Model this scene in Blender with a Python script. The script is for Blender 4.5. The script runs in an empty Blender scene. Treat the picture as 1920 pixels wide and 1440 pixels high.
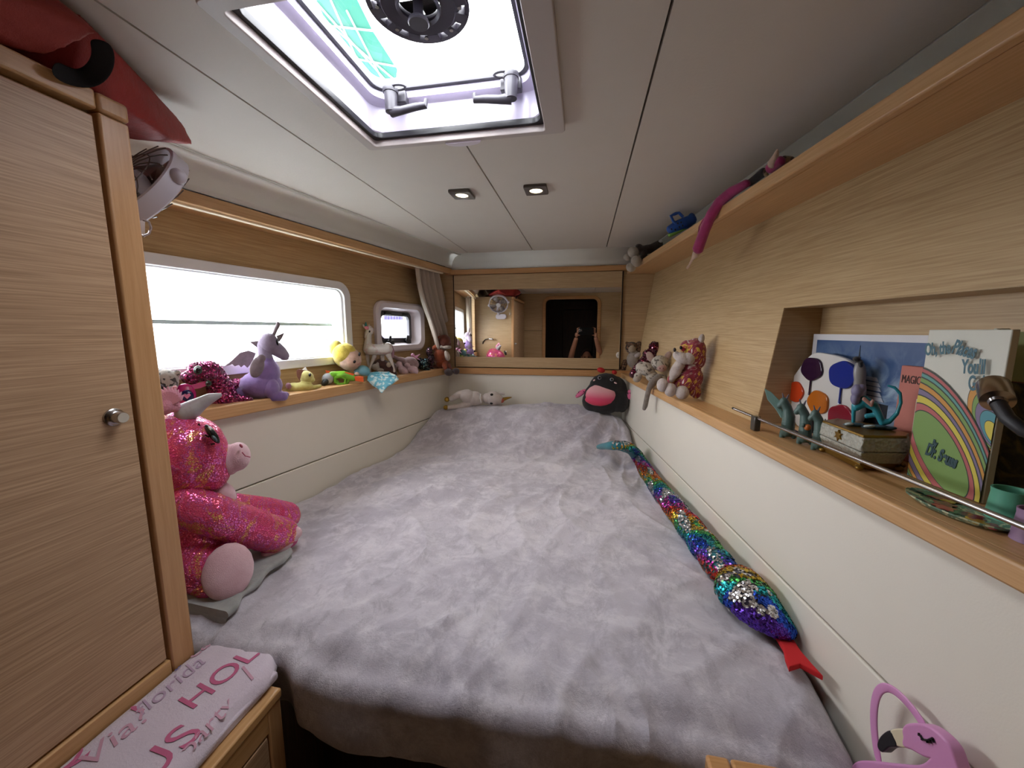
import bpy, math, random
import numpy as np
from mathutils import Vector, Matrix, noise
random.seed(7)
SC = bpy.context.scene
COL = SC.collection
# ---------------------------------------------------------------- camera, world, light, exposure
# units: metres; the camera stands at the origin, X = to starboard, Y = forward (towards the mirror), Z = up
FPX = 720.0
pitch = math.atan(99/720); yaw = math.radians(10.52)
def _rz(v, a): c, s = math.cos(a), math.sin(a); return Vector((c*v[0]-s*v[1], s*v[0]+c*v[1], v[2]))
cF = _rz((0, math.cos(pitch), -math.sin(pitch)), yaw)
cU = _rz((0, math.sin(pitch), math.cos(pitch)), yaw)
cR = _rz((1, 0, 0), yaw)
cam = bpy.data.objects.new('camera', bpy.data.cameras.new('camera')); COL.objects.link(cam)
cam.matrix_world = Matrix((( cR.x, cU.x, -cF.x, 0), (cR.y, cU.y, -cF.y, 0), (cR.z, cU.z, -cF.z, 0), (0, 0, 0, 1)))
cam.data.sensor_width = 36; cam.data.lens = 13.5; cam.data.clip_start = 0.005
SC.camera = cam
vs = SC.view_settings
vs.view_transform = 'Standard'; vs.look = 'None'; vs.gamma = 1; vs.use_curve_mapping = False
vs.exposure = 1.45
world = bpy.data.worlds.new('overcast_sky'); SC.world = world; world.use_nodes = True
bg = world.node_tree.nodes['Background']
SKY = 7.5
bg.inputs[0].default_value = (0.93, 0.95, 1.0, 1); bg.inputs[1].default_value = SKY
def portal(name, M, sx, sy):
    l = bpy.data.lights.new(name, 'AREA'); l.shape = 'RECTANGLE'; l.size = sx; l.size_y = sy; l.energy = 1
    l.cycles.is_portal = True
    o = bpy.data.objects.new(name, l); COL.objects.link(o); o.matrix_world = M
aR = math.radians(7.29); aL = math.radians(-10.55)     # rotations of the two side walls about Z
nR = Vector((math.cos(aR), math.sin(aR), 0)); dR = Vector((-math.sin(aR), math.cos(aR), 0))
nL = Vector((math.cos(aL), math.sin(aL), 0)); dL = Vector((-math.sin(aL), math.cos(aL), 0))
def LW(n, s, z): return nL*n + dL*s + Vector((0, 0, z))
def RW(n, s, z): return nR*n + dR*s + Vector((0, 0, z))
def basis(x, y, z, o):
    return Matrix(((x[0], y[0], z[0], o[0]), (x[1], y[1], z[1], o[1]), (x[2], y[2], z[2], o[2]), (0, 0, 0, 1)))
Zv = Vector((0, 0, 1))
portal('daylight_portal_hatch', basis(Vector((1,0,0)), Vector((0,1,0)), Zv, Vector((-.29,.69,.53))), .42, .42)
portal('daylight_portal_side_window', basis(dL, Zv, -nL*1.0, LW(-1.36,.93,.03)), .82, .34)
portal('daylight_portal_port', basis(dL, Zv, -nL*1.0, LW(-1.36,1.70,.02)), .27, .16)
ZS = -.229          # top of starboard shelf
ZL = -.213          # top of port shelf
# ---------------------------------------------------------------- helpers
MWD = {}
def lin(c):
    if isinstance(c, str): c = [int(c[i:i+2], 16) for i in (0, 2, 4)]
    c = [v/255 for v in c]
    return tuple(v/12.92 if v <= .04045 else ((v+.055)/1.055)**2.4 for v in c) + (1,)
class NT:
    def __init__(s, name):
        s.m = bpy.data.materials.new(name); s.m.use_nodes = True; s.t = s.m.node_tree; s.n = s.t.nodes
        s.b = s.n['Principled BSDF']; s.tc = s.n.new('ShaderNodeTexCoord')
    def link(s, a, b): s.t.links.new(a, b)
    def map(s, sc=(1,1,1), rot=(0,0,0), src=None):
        m = s.n.new('ShaderNodeMapping'); m.inputs['Scale'].default_value = sc; m.inputs['Rotation'].default_value = rot
        s.link(src or s.tc.outputs['Object'], m.inputs[0]); return m.outputs[0]
    def noise(s, vec, scale, detail=3, rough=.5, dist=0):
        k = s.n.new('ShaderNodeTexNoise'); k.inputs['Scale'].default_value = scale; k.inputs['Detail'].default_value = detail
        k.inputs['Roughness'].default_value = rough; k.inputs['Distortion'].default_value = dist
        if vec: s.link(vec, k.inputs['Vector'])
        return k.outputs[0]
    def voro(s, vec, scale, feature='F1', out='Distance', rnd=1):
        k = s.n.new('ShaderNodeTexVoronoi'); k.feature = feature; k.inputs['Scale'].default_value = scale
        k.inputs['Randomness'].default_value = rnd
        s.link(vec, k.inputs['Vector']); return k.outputs[out]
    def ramp(s, fac, stops, interp='LINEAR'):
        r = s.n.new('ShaderNodeValToRGB'); r.color_ramp.interpolation = interp
        e = r.color_ramp.elements
        while len(e) < len(stops): e.new(.5)
        for i, (p, c) in enumerate(stops):
            e[i].position = p; e[i].color = lin(c) if not isinstance(c, float) else (c, c, c, 1)
        s.link(fac, r.inputs[0]); return r.outputs[0]
    def mix(s, fac, a, b, mode='MIX'):
        m = s.n.new('ShaderNodeMix'); m.data_type = 'RGBA'; m.blend_type = mode
        for k, v in ((0, fac), (6, a), (7, b)):
            if isinstance(v, (int, float)): m.inputs[k].default_value = v
            elif isinstance(v, tuple): m.inputs[k].default_value = v
            elif isinstance(v, str): m.inputs[k].default_value = lin(v)
            else: s.link(v, m.inputs[k])
        return m.outputs[2]
    def bump(s, h, strength=.3, dist=.001):
        b = s.n.new('ShaderNodeBump'); b.inputs['Strength'].default_value = strength; b.inputs['Distance'].default_value = dist
        s.link(h, b.inputs['Height']); s.link(b.outputs[0], s.b.inputs['Normal'])
    def col(s, c):
        if isinstance(c, (str, list)): s.b.inputs['Base Color'].default_value = lin(c)
        else: s.link(c, s.b.inputs['Base Color'])
    def set(s, **k):
        for n, v in k.items(): s.b.inputs[n.replace('_', ' ')].default_value = v
        return s
def plain(name, c, rough=.5, metal=0, var=.12, bs=300, bst=.15, bd=.0005, **k):
    t = NT(name); v = t.map()
    dark = lin(c); d2 = tuple(x*(1-var) for x in dark[:3])+(1,)
    t.col(t.mix(t.noise(v, 14, 4), dark, d2))
    t.set(Roughness=rough, Metallic=metal, **k); t.bump(t.noise(v, bs, 2), bst, bd); return t.m
def fur(name, c, c2=None, scale=40, bs=500, bst=.8, bd=.002, sheen=.35, rough=.9):
    t = NT(name); v = t.map()
    c2 = c2 or c
    a = lin(c); b = tuple(x*.72 for x in lin(c2)[:3])+(1,) if c2 == c else lin(c2)
    t.col(t.mix(t.ramp(t.noise(v, scale, 4, .6), [(.35, 0.), (.65, 1.)]), a, b))
    t.set(Roughness=rough, Sheen_Weight=sheen); t.bump(t.noise(v, bs, 4, .7), bst, bd); return t.m
def spotted(name, base, spot, scale, lo=.52, hi=.56, dist=.5, **k):
    t = NT(name); v = t.map()
    f = t.ramp(t.noise(v, scale, 2, .5, dist), [(lo, 0.), (hi, 1.)])
    t.col(t.mix(f, base, spot)); t.set(Roughness=.9, Sheen_Weight=.3); t.bump(t.noise(v, 600, 3, .7), .7, .0015); return t.m
def wood(name, c1, c2, axis, fine=1.0, rough=.45):
    # axis = local axis the grain runs along
    t = NT(name)
    sc = [60*fine]*3; sc[axis] = 1.3
    v = t.map(tuple(sc)); sc2 = [9.]*3; sc2[axis] = .5; v2 = t.map(tuple(sc2))
    g = t.noise(v, 6.0, 5, .6, .1); h = t.noise(v2, 1.6, 2, .5, .3)
    a = t.mix(t.ramp(g, [(.36, 0.), (.64, 1.)]), c2, c1)
    t.col(t.mix(t.ramp(h, [(.35, 0.), (.75, .3)]), a, c2)); t.set(Roughness=rough)
    t.bump(g, .08, .0005); return t.m
def attrmat(name, rough=.25, metal=.85):
    t = NT(name); a = t.n.new('ShaderNodeAttribute'); a.attribute_name = 'Col'
    t.link(a.outputs['Color'], t.b.inputs['Base Color']); t.set(Roughness=rough, Metallic=metal); return t.m

class MB:
    def __init__(s): s.v = []; s.f = []; s.c = []
    def add(s, vs_, fs, M=None, col=None):
        k = len(s.v)
        s.v += [tuple(M @ Vector(v)) if M is not None else tuple(v) for v in vs_]
        s.f += [tuple(i+k for i in f) for f in fs]
        s.c += [col]*len(fs); return s
    def box(s, x0, x1, y0, y1, z0, z1, M=None):
        return s.add([(x0,y0,z0),(x1,y0,z0),(x1,y1,z0),(x0,y1,z0),(x0,y0,z1),(x1,y0,z1),(x1,y1,z1),(x0,y1,z1)],
            [(0,3,2,1),(4,5,6,7),(0,1,5,4),(1,2,6,5),(2,3,7,6),(3,0,4,7)], M)
    def ell(s, c, M3, seg=16, ring=10, col=None):
        vs_ = [Vector((0,0,1))]; fs = []
        for i in range(1, ring):
            a = math.pi*i/ring
            for j in range(seg):
                b = 2*math.pi*j/seg; vs_.append(Vector((math.sin(a)*math.cos(b), math.sin(a)*math.sin(b), math.cos(a))))
        vs_.append(Vector((0,0,-1))); n = len(vs_)-1
        for j in range(seg):
            k = (j+1) % seg; fs.append((0, 1+j, 1+k)); fs.append((n, n-seg+k, n-seg+j))
            for i in range(ring-2):
                a = 1+i*seg; fs.append((a+j, a+seg+j, a+seg+k, a+k))
        if M3.determinant() < 0: fs = [f[::-1] for f in fs]
        return s.add([c + M3 @ v for v in vs_], fs, None, col)
    def tube(s, pts, rad, seg=12, cap=True):
        pts = [Vector(p) for p in pts]
        if not hasattr(rad, '__len__'): rad = [rad]*len(pts)
        k = len(s.v); up = None
        for i, p in enumerate(pts):
            d = (pts[min(i+1, len(pts)-1)]-pts[max(i-1, 0)]).normalized()
            if up is None: up = d.orthogonal().normalized()
            up = (up-d*up.dot(d)).normalized(); w = d.cross(up)
            for j in range(seg):
                a = 2*math.pi*j/seg; s.v.append(tuple(p+(up*math.cos(a)+w*math.sin(a))*rad[i]))
        for i in range(len(pts)-1):
            for j in range(seg):
                a = k+i*seg+j; b = k+i*seg+(j+1) % seg; s.f.append((a, b, b+seg, a+seg)); s.c.append(None)
        if cap:
            s.f.append(tuple(k+j for j in range(seg))[::-1]); s.f.append(tuple(k+(len(pts)-1)*seg+j for j in range(seg))); s.c += [None]*2
        return s
    def lathe(s, prof, M=None, seg=32):
        # prof: (r, z) along local Z
        vs_ = []; fs = []
        for r, z in prof:
            for j in range(seg):
                a = 2*math.pi*j/seg; vs_.append((r*math.cos(a), r*math.sin(a), z))
        for i in range(len(prof)-1):
            for j in range(seg):
                a = i*seg+j; b = i*seg+(j+1) % seg; fs.append((a, b, b+seg, a+seg))
        return s.add(vs_, fs, M)
    def plate(s, outer, holes, th, M=None, bevel=0):
        cu = bpy.data.curves.new('tmp', 'CURVE'); cu.dimensions = '2D'; cu.fill_mode = 'BOTH'; cu.extrude = th/2; cu.bevel_depth = bevel
        for poly in [outer]+list(holes):
            sp = cu.splines.new('POLY'); sp.points.add(len(poly)-1)
            for p, q in zip(sp.points, poly): p.co = (q[0], q[1], 0, 1)
            sp.use_cyclic_u = True
        ob = bpy.data.objects.new('tmp', cu); me = bpy.data.meshes.new_from_object(ob)
        s.add([v.co.copy() for v in me.vertices], [tuple(p.vertices) for p in me.polygons], M)
        bpy.data.objects.remove(ob); bpy.data.curves.remove(cu); bpy.data.meshes.remove(me); return s
    def text(s, body, size, M, th=.0004, off=0, shear=0, ax='CENTER'):
        cu = bpy.data.curves.new('tmp', 'FONT'); cu.body = body; cu.size = size; cu.extrude = th/2; cu.offset = off; cu.shear = shear
        cu.align_x = ax; cu.resolution_u = 4
        ob = bpy.data.objects.new('tmp', cu); me = bpy.data.meshes.new_from_object(ob)
        s.add([v.co.copy() for v in me.vertices], [tuple(p.vertices) for p in me.polygons], M)
        bpy.data.objects.remove(ob); bpy.data.curves.remove(cu); bpy.data.meshes.remove(me); return s
def rrect(cx, cy, w, h, r, n=7):
    out = []
    for sx, sy, a0 in ((1, 1, 0), (-1, 1, 90), (-1, -1, 180), (1, -1, 270)):
        for i in range(n+1):
            a = math.radians(a0+90*i/n); out.append((cx+sx*(w/2-r)+r*math.cos(a), cy+sy*(h/2-r)+r*math.sin(a)))
    return out
def poly_ell(cx, cy, rx, ry, n=40, ph=0, wob=0, k=5):
    return [(cx+rx*math.cos(a)*(1+wob*math.sin(k*a+ph)), cy+ry*math.sin(a)*(1+wob*math.sin(k*a+ph))) for a in [2*math.pi*i/n for i in range(n)]]
def tag(o, label=None, cat=None, group=None, kind=None):
    if label: o['label'] = label
    if cat: o['category'] = cat
    if group: o['group'] = group
    if kind: o['kind'] = kind
    return o
def thing(name, label, cat, loc, group=None, rz=0):
    o = bpy.data.objects.new(name, None); COL.objects.link(o); o.empty_display_size = .03
    W = Matrix.Translation(Vector(loc)) @ Matrix.Rotation(rz, 4, 'Z'); o.matrix_basis = W; MWD[o] = W
    return tag(o, label, cat, group)
def obj(name, mb, mat, parent=None, rz=0, smooth=True, bevel=0, rem=0, sm=0, label=None, kind=None, seg=2, mods=()):
    V = np.array(mb.v); lo = V.min(0); hi = V.max(0); c = Vector(((lo[0]+hi[0])/2, (lo[1]+hi[1])/2, lo[2]))
    me = bpy.data.meshes.new(name); me.from_pydata([tuple(Vector(v)-c) for v in mb.v], [], mb.f)
    if any(x is not None for x in mb.c):
        at = me.color_attributes.new('Col', 'FLOAT_COLOR', 'CORNER'); k = 0; arr = []
        for p, cc in zip(me.polygons, mb.c): arr += list(cc or (1,1,1,1))*p.loop_total
        at.data.foreach_set('color', arr)
    me.update()
    o = bpy.data.objects.new(name, me); COL.objects.link(o)
    W = Matrix.Rotation(rz, 4, 'Z') @ Matrix.Translation(c); MWD[o] = W
    if parent is not None: o.parent = parent; o.matrix_basis = MWD[parent].inverted() @ W
    else: o.matrix_basis = W
    if smooth:
        me.polygons.foreach_set('use_smooth', [True]*len(me.polygons))
        if not rem and hasattr(me, 'set_sharp_from_angle'): me.set_sharp_from_angle(angle=math.radians(38))
    if mat: me.materials.append(mat)
    if bevel:
        m = o.modifiers.new('bevel', 'BEVEL'); m.width = bevel; m.segments = seg; m.limit_method = 'ANGLE'; m.harden_normals = False
    if rem:
        m = o.modifiers.new('remesh', 'REMESH'); m.mode = 'VOXEL'; m.voxel_size = rem; m.use_smooth_shade = True
        if sm: m = o.modifiers.new('smooth', 'SMOOTH'); m.iterations = sm; m.factor = .5
    if label: o['label'] = label
    if kind: o['kind'] = kind
    return o
def struct(name, mb, mat, parent=None, **k):
    o = obj(name, mb, mat, parent, **k)
    if parent is None: o['kind'] = 'structure'
    return o
def sroot(name, loc=(0, 0, 0)):
    o = bpy.data.objects.new(name, None); COL.objects.link(o); W = Matrix.Translation(Vector(loc)); o.matrix_basis = W; MWD[o] = W
    o['kind'] = 'structure'; o.empty_display_size = .05; return o
# sight lines of the photograph, intersected with real surfaces of the cabin to find where a thing stands
def ray(x, y): return cR*(x-960)+cU*(720-y)+cF*FPX
def onp(x, y, P, n): r = ray(x, y); return r*(P.dot(n)/r.dot(n))
def onz(x, y, z): r = ray(x, y); return r*(z/r.z)
def ony(x, y, Y): r = ray(x, y); return r*(Y/r.y)
def onL(x, y, n): return onp(x, y, nL*n, nL)
def onR(x, y, n): return onp(x, y, nR*n, nR)

# ---------------------------------------------------------------- materials
M_oakL = wood('oak_veneer_along', 'c6ab80', 'aa8d62', 1)
M_oakX = wood('oak_veneer_across', 'bfa27a', 'a68860', 0)
M_oakdoor = wood('oak_veneer_door', 'c8a684', 'a58464', 1, 1.3)
M_beechY = wood('beech_trim_along', 'cfa475', 'be935f', 1, .6, .35)
M_beechX = wood('beech_trim_across', 'c49463', 'b08150', 0, .6, .35)
M_beechZ = wood('beech_trim_upright', 'c89b6e', 'b98b5c', 2, .6, .35)
M_vinyl = plain('cream_vinyl', 'e2ddd0', .55, var=.03, bs=420, bst=.25, bd=.0004)
M_ceil = plain('ceiling_vinyl', 'd0c8bd', .6, var=.05, bs=160, bst=.35, bd=.0008)
M_cove = plain('white_cove_plastic', 'e4e4dc', .45, var=.02)
M_white = plain('white_gelcoat', 'eceef0', .35, var=.03)
M_lilac = plain('aluminium_lilac', 'd9d3e6', .3, .15, var=.08)
M_bezel = plain('pale_bezel', 'e2dade', .4, var=.03)
M_black = plain('black_plastic', '17171a', .4)
M_greyp = plain('grey_plastic', '403e45', .4)
M_chrome = plain('brushed_chrome', 'b9b7b6', .22, 1, var=.05, bst=.02)
M_dark = plain('dark_shadow_gap', '191311', .8)
M_floor = plain('dark_cabin_floor', '2d2622', .6)
M_darkwood = wood('dark_corridor_wood', '4a3223', '2c1d14', 2)
def glass(name, tint='ffffff', refl=.08):
    t = NT(name); n = t.n; tr = n.new('ShaderNodeBsdfTransparent'); tr.inputs[0].default_value = lin(tint)
    gl = n.new('ShaderNodeBsdfGlossy'); gl.inputs['Roughness'].default_value = .02
    mx = n.new('ShaderNodeMixShader'); mx.inputs[0].default_value = refl
    t.link(tr.outputs[0], mx.inputs[1]); t.link(gl.outputs[0], mx.inputs[2]); t.link(mx.outputs[0], n['Material Output'].inputs[0]); return t.m
M_glass = glass('clear_acrylic'); 

M_trim = plain('hatch_trim_plastic', 'bcb2ac', .45, var=.03)
# ---------------------------------------------------------------- the room
ZC = .435; ZF = -1.35; YF = 2.2; YB = -.2
def px_(o=0): pass
# ceiling: panels with recessed seams
ceil = sroot('ceiling', (-.2, 1.0, ZC))
g = .0022
def xl(Y, n=-1.09): return (n + Y*math.sin(-aL)*1.0)/math.cos(aL)*1.0 if False else (n - Y*math.sin(aL))/math.cos(aL)
def xr(Y, n): return (n - Y*math.sin(aR))/math.cos(aR)
Ya, Yb = -1.0, 2.17
TZ = Matrix.Translation(Vector((0, 0, ZC+.01)))
hx0, hx1, hy0, hy1 = -.49, -.087, .49, .885
for poly in (
    [(xl(Ya), Ya), (-.65-g, Ya), (-.65-g, Yb), (xl(Yb), Yb)],
    [(-.65+g, Ya), (-.285-g, Ya), (-.285-g, hy0), (hx0, hy0), (hx0, hy1), (-.285-g, hy1), (-.285-g, Yb), (-.65+g, Yb)],
    [(-.285+g, Ya), (.105-g, Ya), (.105-g, Yb), (-.285+g, Yb), (-.285+g, hy1), (hx1, hy1), (hx1, hy0), (-.285+g, hy0)],
    [(.105+g, Ya), (xr(Ya, .604-g), Ya), (xr(Yb, .604-g), Yb), (.105+g, Yb)],
    [(xr(Ya, .604+g), Ya), (xr(Ya, .78), Ya), (xr(Yb, .78), Yb), (xr(Yb, .604+g), Yb)]):
    mb = MB().plate(poly, [], .018, TZ, 0)
    obj('ceiling_panel', mb, M_ceil if poly[0][0] < .5 else M_cove, ceil, smooth=False, bevel=.0015)
back = MB().plate([(xl(Ya, -1.42), Ya), (xr(Ya, .8), Ya), (xr(2.32, .8), 2.32), (xl(2.32, -1.42), 2.32)], [rrect(-.2885, .6875, .405, .397, .02)], .01, Matrix.Translation(Vector((0, 0, ZC+.027))))
obj('ceiling_backing', back, M_dark, ceil, smooth=False)
# cove between ceiling and port valance, rounded
mb = MB(); prof = [(-1.085, .4345), (-1.105, .432), (-1.128, .422), (-1.143, .402), (-1.152, .378), (-1.155, .362)]
vs_ = []; fs = []
for (n, z) in prof: vs_ += [(n, YB-.3, z), (n, 2.36, z)]
for i in range(len(prof)-1): fs.append((2*i, 2*i+1, 2*i+3, 2*i+2))
mb.add(vs_, fs)
o = struct('trim_1', mb, M_cove, rz=aL, mods=()); o.modifiers.new('thickness', 'SOLIDIFY').thickness = .004
# far cove
mb = MB(); prof = [(2.155, ZC+.002), (2.172, ZC-.004), (2.184, ZC-.02), (2.188, ZC-.045), (2.19, .345)]
vs_ = []; fs = []
for (y, z) in prof: vs_ += [(-.80, y, z), (.46, y, z)]
for i in range(len(prof)-1): fs.append((2*i, 2*i+2, 2*i+3, 2*i+1))
o = struct('trim_2', mb.add(vs_, fs), M_cove); o.modifiers.new('thickness', 'SOLIDIFY').thickness = .004
# floor
struct('floor', MB().box(-1.4, 1.1, -1.6, 2.4, ZF-.05, ZF), M_floor, smooth=False)

o = struct('added_water_plane', MB().box(-60, 60, -60, 60, -2.3, -2.0), plain('added_water_pale', '8f9a9c', .4), smooth=False)  # water plane added outside to dim light rising through the windows onto the ceiling
# port wall ---------------------------------------------------------------
wl = sroot('wall_left', LW(-1.25, 1.0, -.5))
ML = lambda n: Matrix(((0, 0, 1, n), (1, 0, 0, 0), (0, 1, 0, 0), (0, 0, 0, 1)))   # plate (x, y) -> (s, z) of a side wall frame
win_c = (.90, .035); win_w, win_h = .84, .295
port_c = (1.705, .022)
upper = MB().plate([(-.3, -.235), (2.37, -.235), (2.37, .345), (-.3, .345)],
    [rrect(*win_c, win_w, win_h+.02, .05), rrect(*port_c, .335, .185, .04)], .02, ML(-1.30))
obj('wood_panel', upper, M_oakL, wl, rz=aL, smooth=False)
for z0, z1 in ((-.483, -.245), (-1.0, -.487)):
    obj('upholstered_panel', MB().box(-1.215, -1.19, -.3, 2.37, z0, z1), M_vinyl, wl, rz=aL, bevel=.003, label='cream vinyl panel')
obj('panel_backing', MB().box(-1.24, -1.212, -.3, 2.37, -1.35, -.22), M_dark, wl, rz=aL, smooth=False)
# hull skin outside, so daylight enters only through the openings
obj('hull_shell', MB().plate([(-.3, -1.35), (2.37, -1.35), (2.37, .6), (-.3, .6)],
    [rrect(*win_c, win_w, win_h+.02, .05), rrect(*port_c, .24, .15, .03)], .03, ML(-1.345)), M_white, wl, rz=aL, smooth=False)
# far wall ---------------------------------------------------------------
wf = sroot('wall_far', (-.28, YF, -.5))
def ff(x0, x1, z0, z1, mat, name, y=YF, t=.03, bev=.0012, par=wf): return obj(name, MB().box(x0, x1, y, y+t, z0, z1), mat, par, bevel=bev)
ff(-1.05, -.752, -.25, .345, M_oakX, 'wood_panel')
ff(.202, .50, -.25, .345, M_oakX, 'wood_panel')
ff(-1.05, .45, -1.0, -.252, M_vinyl, 'upholstered_panel', YF+.003, bev=.003)
ff(-1.05, .45, -1.35, .55, M_dark, 'wall_backing', YF+.036)
ff(-.80, .225, .322, .35, M_beechX, 'top_rail', YF-.02, .05, .003)
ff(-.80, .26, -.252, -.215, M_beechX, 'bottom_rail', YF-.012, .04, .003)
# mirror locker
t = thing('mirror_locker', 'wide oak locker front with a long mirror above the head of the bed', 'cabinet', (-.277, YF, -.21))
obj('door', MB().plate(rrect(-.277, .055, .944, .528, .003), [rrect(-.2775, .043, .943-.002, .386, .001)], .022, Matrix(((1,0,0,0),(0,0,-1,YF-.002),(0,1,0,0),(0,0,0,1)))), M_oakX, t, smooth=False)
t_m = NT('mirror_silver'); t_m.set(Metallic=1., Roughness=.012); t_m.col('e6e4de')
obj('mirror', MB().box(-.748, .193, YF-.008, YF+.004, -.15, .236), t_m.m, t, smooth=False, label='long rectangular mirror pane')
for x in (-.752, .199): obj('edge_gap', MB().box(x-.0015, x+.0015, YF-.0135, YF, -.21, .32), M_dark, t, smooth=False)
# starboard wall: leaning wood panel with a recess, white lower part
wr = sroot('wall_right', RW(.55, 1.0, -.5))
k = .142; n0 = .638-k*.303
def RLM(off=0):   # plate (x=s, y=z) on the leaning plane
    return Matrix(((0, k, 1, n0+off), (1, 0, 0, 0), (0, 1, 0, 0), (0, 0, 0, 1)))
rec = [(.20, -.235), (.98, -.235), (.98, .056), (.20, .056)]
outl = [(-.3, -.235), (.20, -.235), (.20, .056), (.98, .056), (.98, -.235), (2.30, -.235), (2.30, .345), (-.3, .345)]
obj('wood_panel', MB().plate(outl, [], .018, RLM(.009)), M_oakL, wr, rz=aR, smooth=False)
obj('recess_back', MB().box(.692, .71, .18, 1.0, -.24, .075), M_oakL, wr, rz=aR, smooth=False)
obj('recess_side', MB().plate([(n0+k*-.235+.001, -.235), (.70, -.235), (.70, .056), (n0+k*.056+.001, .056)], [], .012, Matrix(((1,0,0,0),(0,0,1,.985),(0,1,0,0),(0,0,0,1)))), M_oakX, wr, rz=aR, smooth=False)
obj('recess_side', MB().plate([(n0+k*-.235+.001, -.235), (.70, -.235), (.70, .056), (n0+k*.056+.001, .056)], [], .012, Matrix(((1,0,0,0),(0,0,1,.195),(0,1,0,0),(0,0,0,1)))), M_oakX, wr, rz=aR, smooth=False)
obj('recess_top', MB().box(n0+k*.056+.002, .70, .19, .99, .055, .067), M_oakL, wr, rz=aR, smooth=False)
for z0, z1 in ((-.491, -.252), (-1.0, -.495)):
    obj('upholstered_panel', MB().box(.50, .525, -.3, 2.30, z0, z1), M_vinyl, wr, rz=aR, bevel=.003, label='cream vinyl panel')
obj('panel_backing', MB().box(.522, .55, -.3, 2.30, -1.35, -.23), M_dark, wr, rz=aR, smooth=False)
obj('cove_panel', MB().box(.70, .715, -.3, 2.31, .30, ZC+.02), M_cove, wr, rz=aR, smooth=False)
obj('wall_backing', MB().box(.74, .77, -.3, 2.31, -1.35, .5), M_dark, wr, rz=aR, smooth=False)
# shelves (fixed trim of the room)
def shelf(name, label, parts, rz, loc):
    r = thing(name, label, 'shelf', loc)
    for nm, b, m in parts: obj(nm, MB().box(*b), m, r, rz=rz, bevel=.0035 if nm == 'edge' else .0005)
    return r
shelf('wall_shelf', 'long wooden ledge below the side window on the left wall', [
    ('edge', (-1.178, -1.160, .325, 2.352, -.250, ZL), M_beechY), ('board', (-1.29, -1.1785, .36, 2.352, -.240, ZL-.001), M_beechY)], aL, LW(-1.22, 1, -.25))
shelf('wall_shelf', 'lower wooden ledge along the right wall, with a steel rail on top', [
    ('edge', (.482, .500, -.25, 2.29, -.257, ZS), M_beechY), ('board', (.5005, .695, -.25, 2.29, -.244, ZS-.0005), M_beechY)], aR, RW(.55, 1, -.257))
shelf('wall_shelf', 'upper wooden shelf close under the ceiling on the right wall', [
    ('edge', (.497, .515, -.25, 2.33, .303, .331), M_beechY), ('board', (.5155, .698, -.25, 2.33, .304, .322), M_beechY)], aR, RW(.58, 1, .303))
# valance over the port windows
r = thing('window_valance', 'wooden valance with a pale curtain track above the left windows', 'valance', LW(-1.2, 1, .327))
obj('board', MB().box(-1.166, -1.150, .54, 2.352, .327, .358), M_beechY, r, rz=aL, bevel=.002)
obj('soffit', MB().box(-1.29, -1.1665, .36, 2.352, .338, .350), M_beechY, r, rz=aL)
obj('curtain_track', MB().box(-1.186, -1.1675, .335, 1.95, .322, .3375), plain('cream_track', 'f6e8cc', .75), r, rz=aL, bevel=.002, label='pale cream curtain track')
# windows ---------------------------------------------------------------
def frameL(name, c, w, h, r_, inner, n_out, th, mat, par, rad_in, z=0):
    return obj(name, MB().plate(rrect(c[0], c[1], w, h, r_), [rrect(c[0], c[1], inner[0], inner[1], rad_in)], th, ML(n_out), .003), mat, par, rz=aL)
w1 = sroot('window_1', LW(-1.29, win_c[0], win_c[1]-.16))
frameL('window_frame', win_c, win_w+.045, win_h+.045, .06, (win_w-.015, win_h-.008), -1.283, .012, M_white, w1, .04)
frameL('window_reveal', win_c, win_w-.005, win_h-.005, .045, (win_w-.035, win_h-.018), -1.325, .075, M_white, w1, .035)
obj('window_pane', MB().box(-1.352, -1.348, win_c[0]-win_w/2+.01, win_c[0]+win_w/2-.01, win_c[1]-win_h/2+.01, win_c[1]+win_h/2-.01), M_glass, w1, rz=aL, smooth=False)
obj('window_bar', MB().box(-1.349, -1.345, win_c[0]-win_w/2+.02, win_c[0]+win_w/2-.02, .021, .033), plain('pale_green_seal', 'a4b2ac', .5), w1, rz=aL, smooth=False)
w2 = sroot('window_2', LW(-1.29, port_c[0], port_c[1]-.13))
# port: stepped rounded bezel
mb = MB()
def ring_loft(mb, rings):
    k = len(mb.v); m = len(rings[0][0])
    for poly, n in rings:
        for (s, z) in poly: mb.v.append((n, s, z))
    for i in range(len(rings)-1):
        for j in range(m):
            a = k+i*m+j; b = k+i*m+(j+1) % m; mb.f.append((a, b, b+m, a+m)); mb.c.append(None)
    return mb
ring_loft(mb, [(rrect(*port_c, .405, .252, .055), -1.291), (rrect(*port_c, .405, .252, .055), -1.275), (rrect(*port_c, .385, .232, .05), -1.268),
    (rrect(*port_c, .335, .19, .04), -1.276), (rrect(*port_c, .29, .165, .03), -1.315), (rrect(*port_c, .26, .155, .03), -1.325), (rrect(*port_c, .25, .15, .03), -1.33)])
obj('window_frame', mb, M_bezel, w2, rz=aL)
frameL('window_gasket', port_c, .262, .158, .03, (.235, .12), -1.326, .014, M_greyp, w2, .025)
obj('window_pane', MB().box(-1.338, -1.334, port_c[0]-.125, port_c[0]+.125, port_c[1]-.07, port_c[1]+.07), M_glass, w2, rz=aL, smooth=False)
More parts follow.
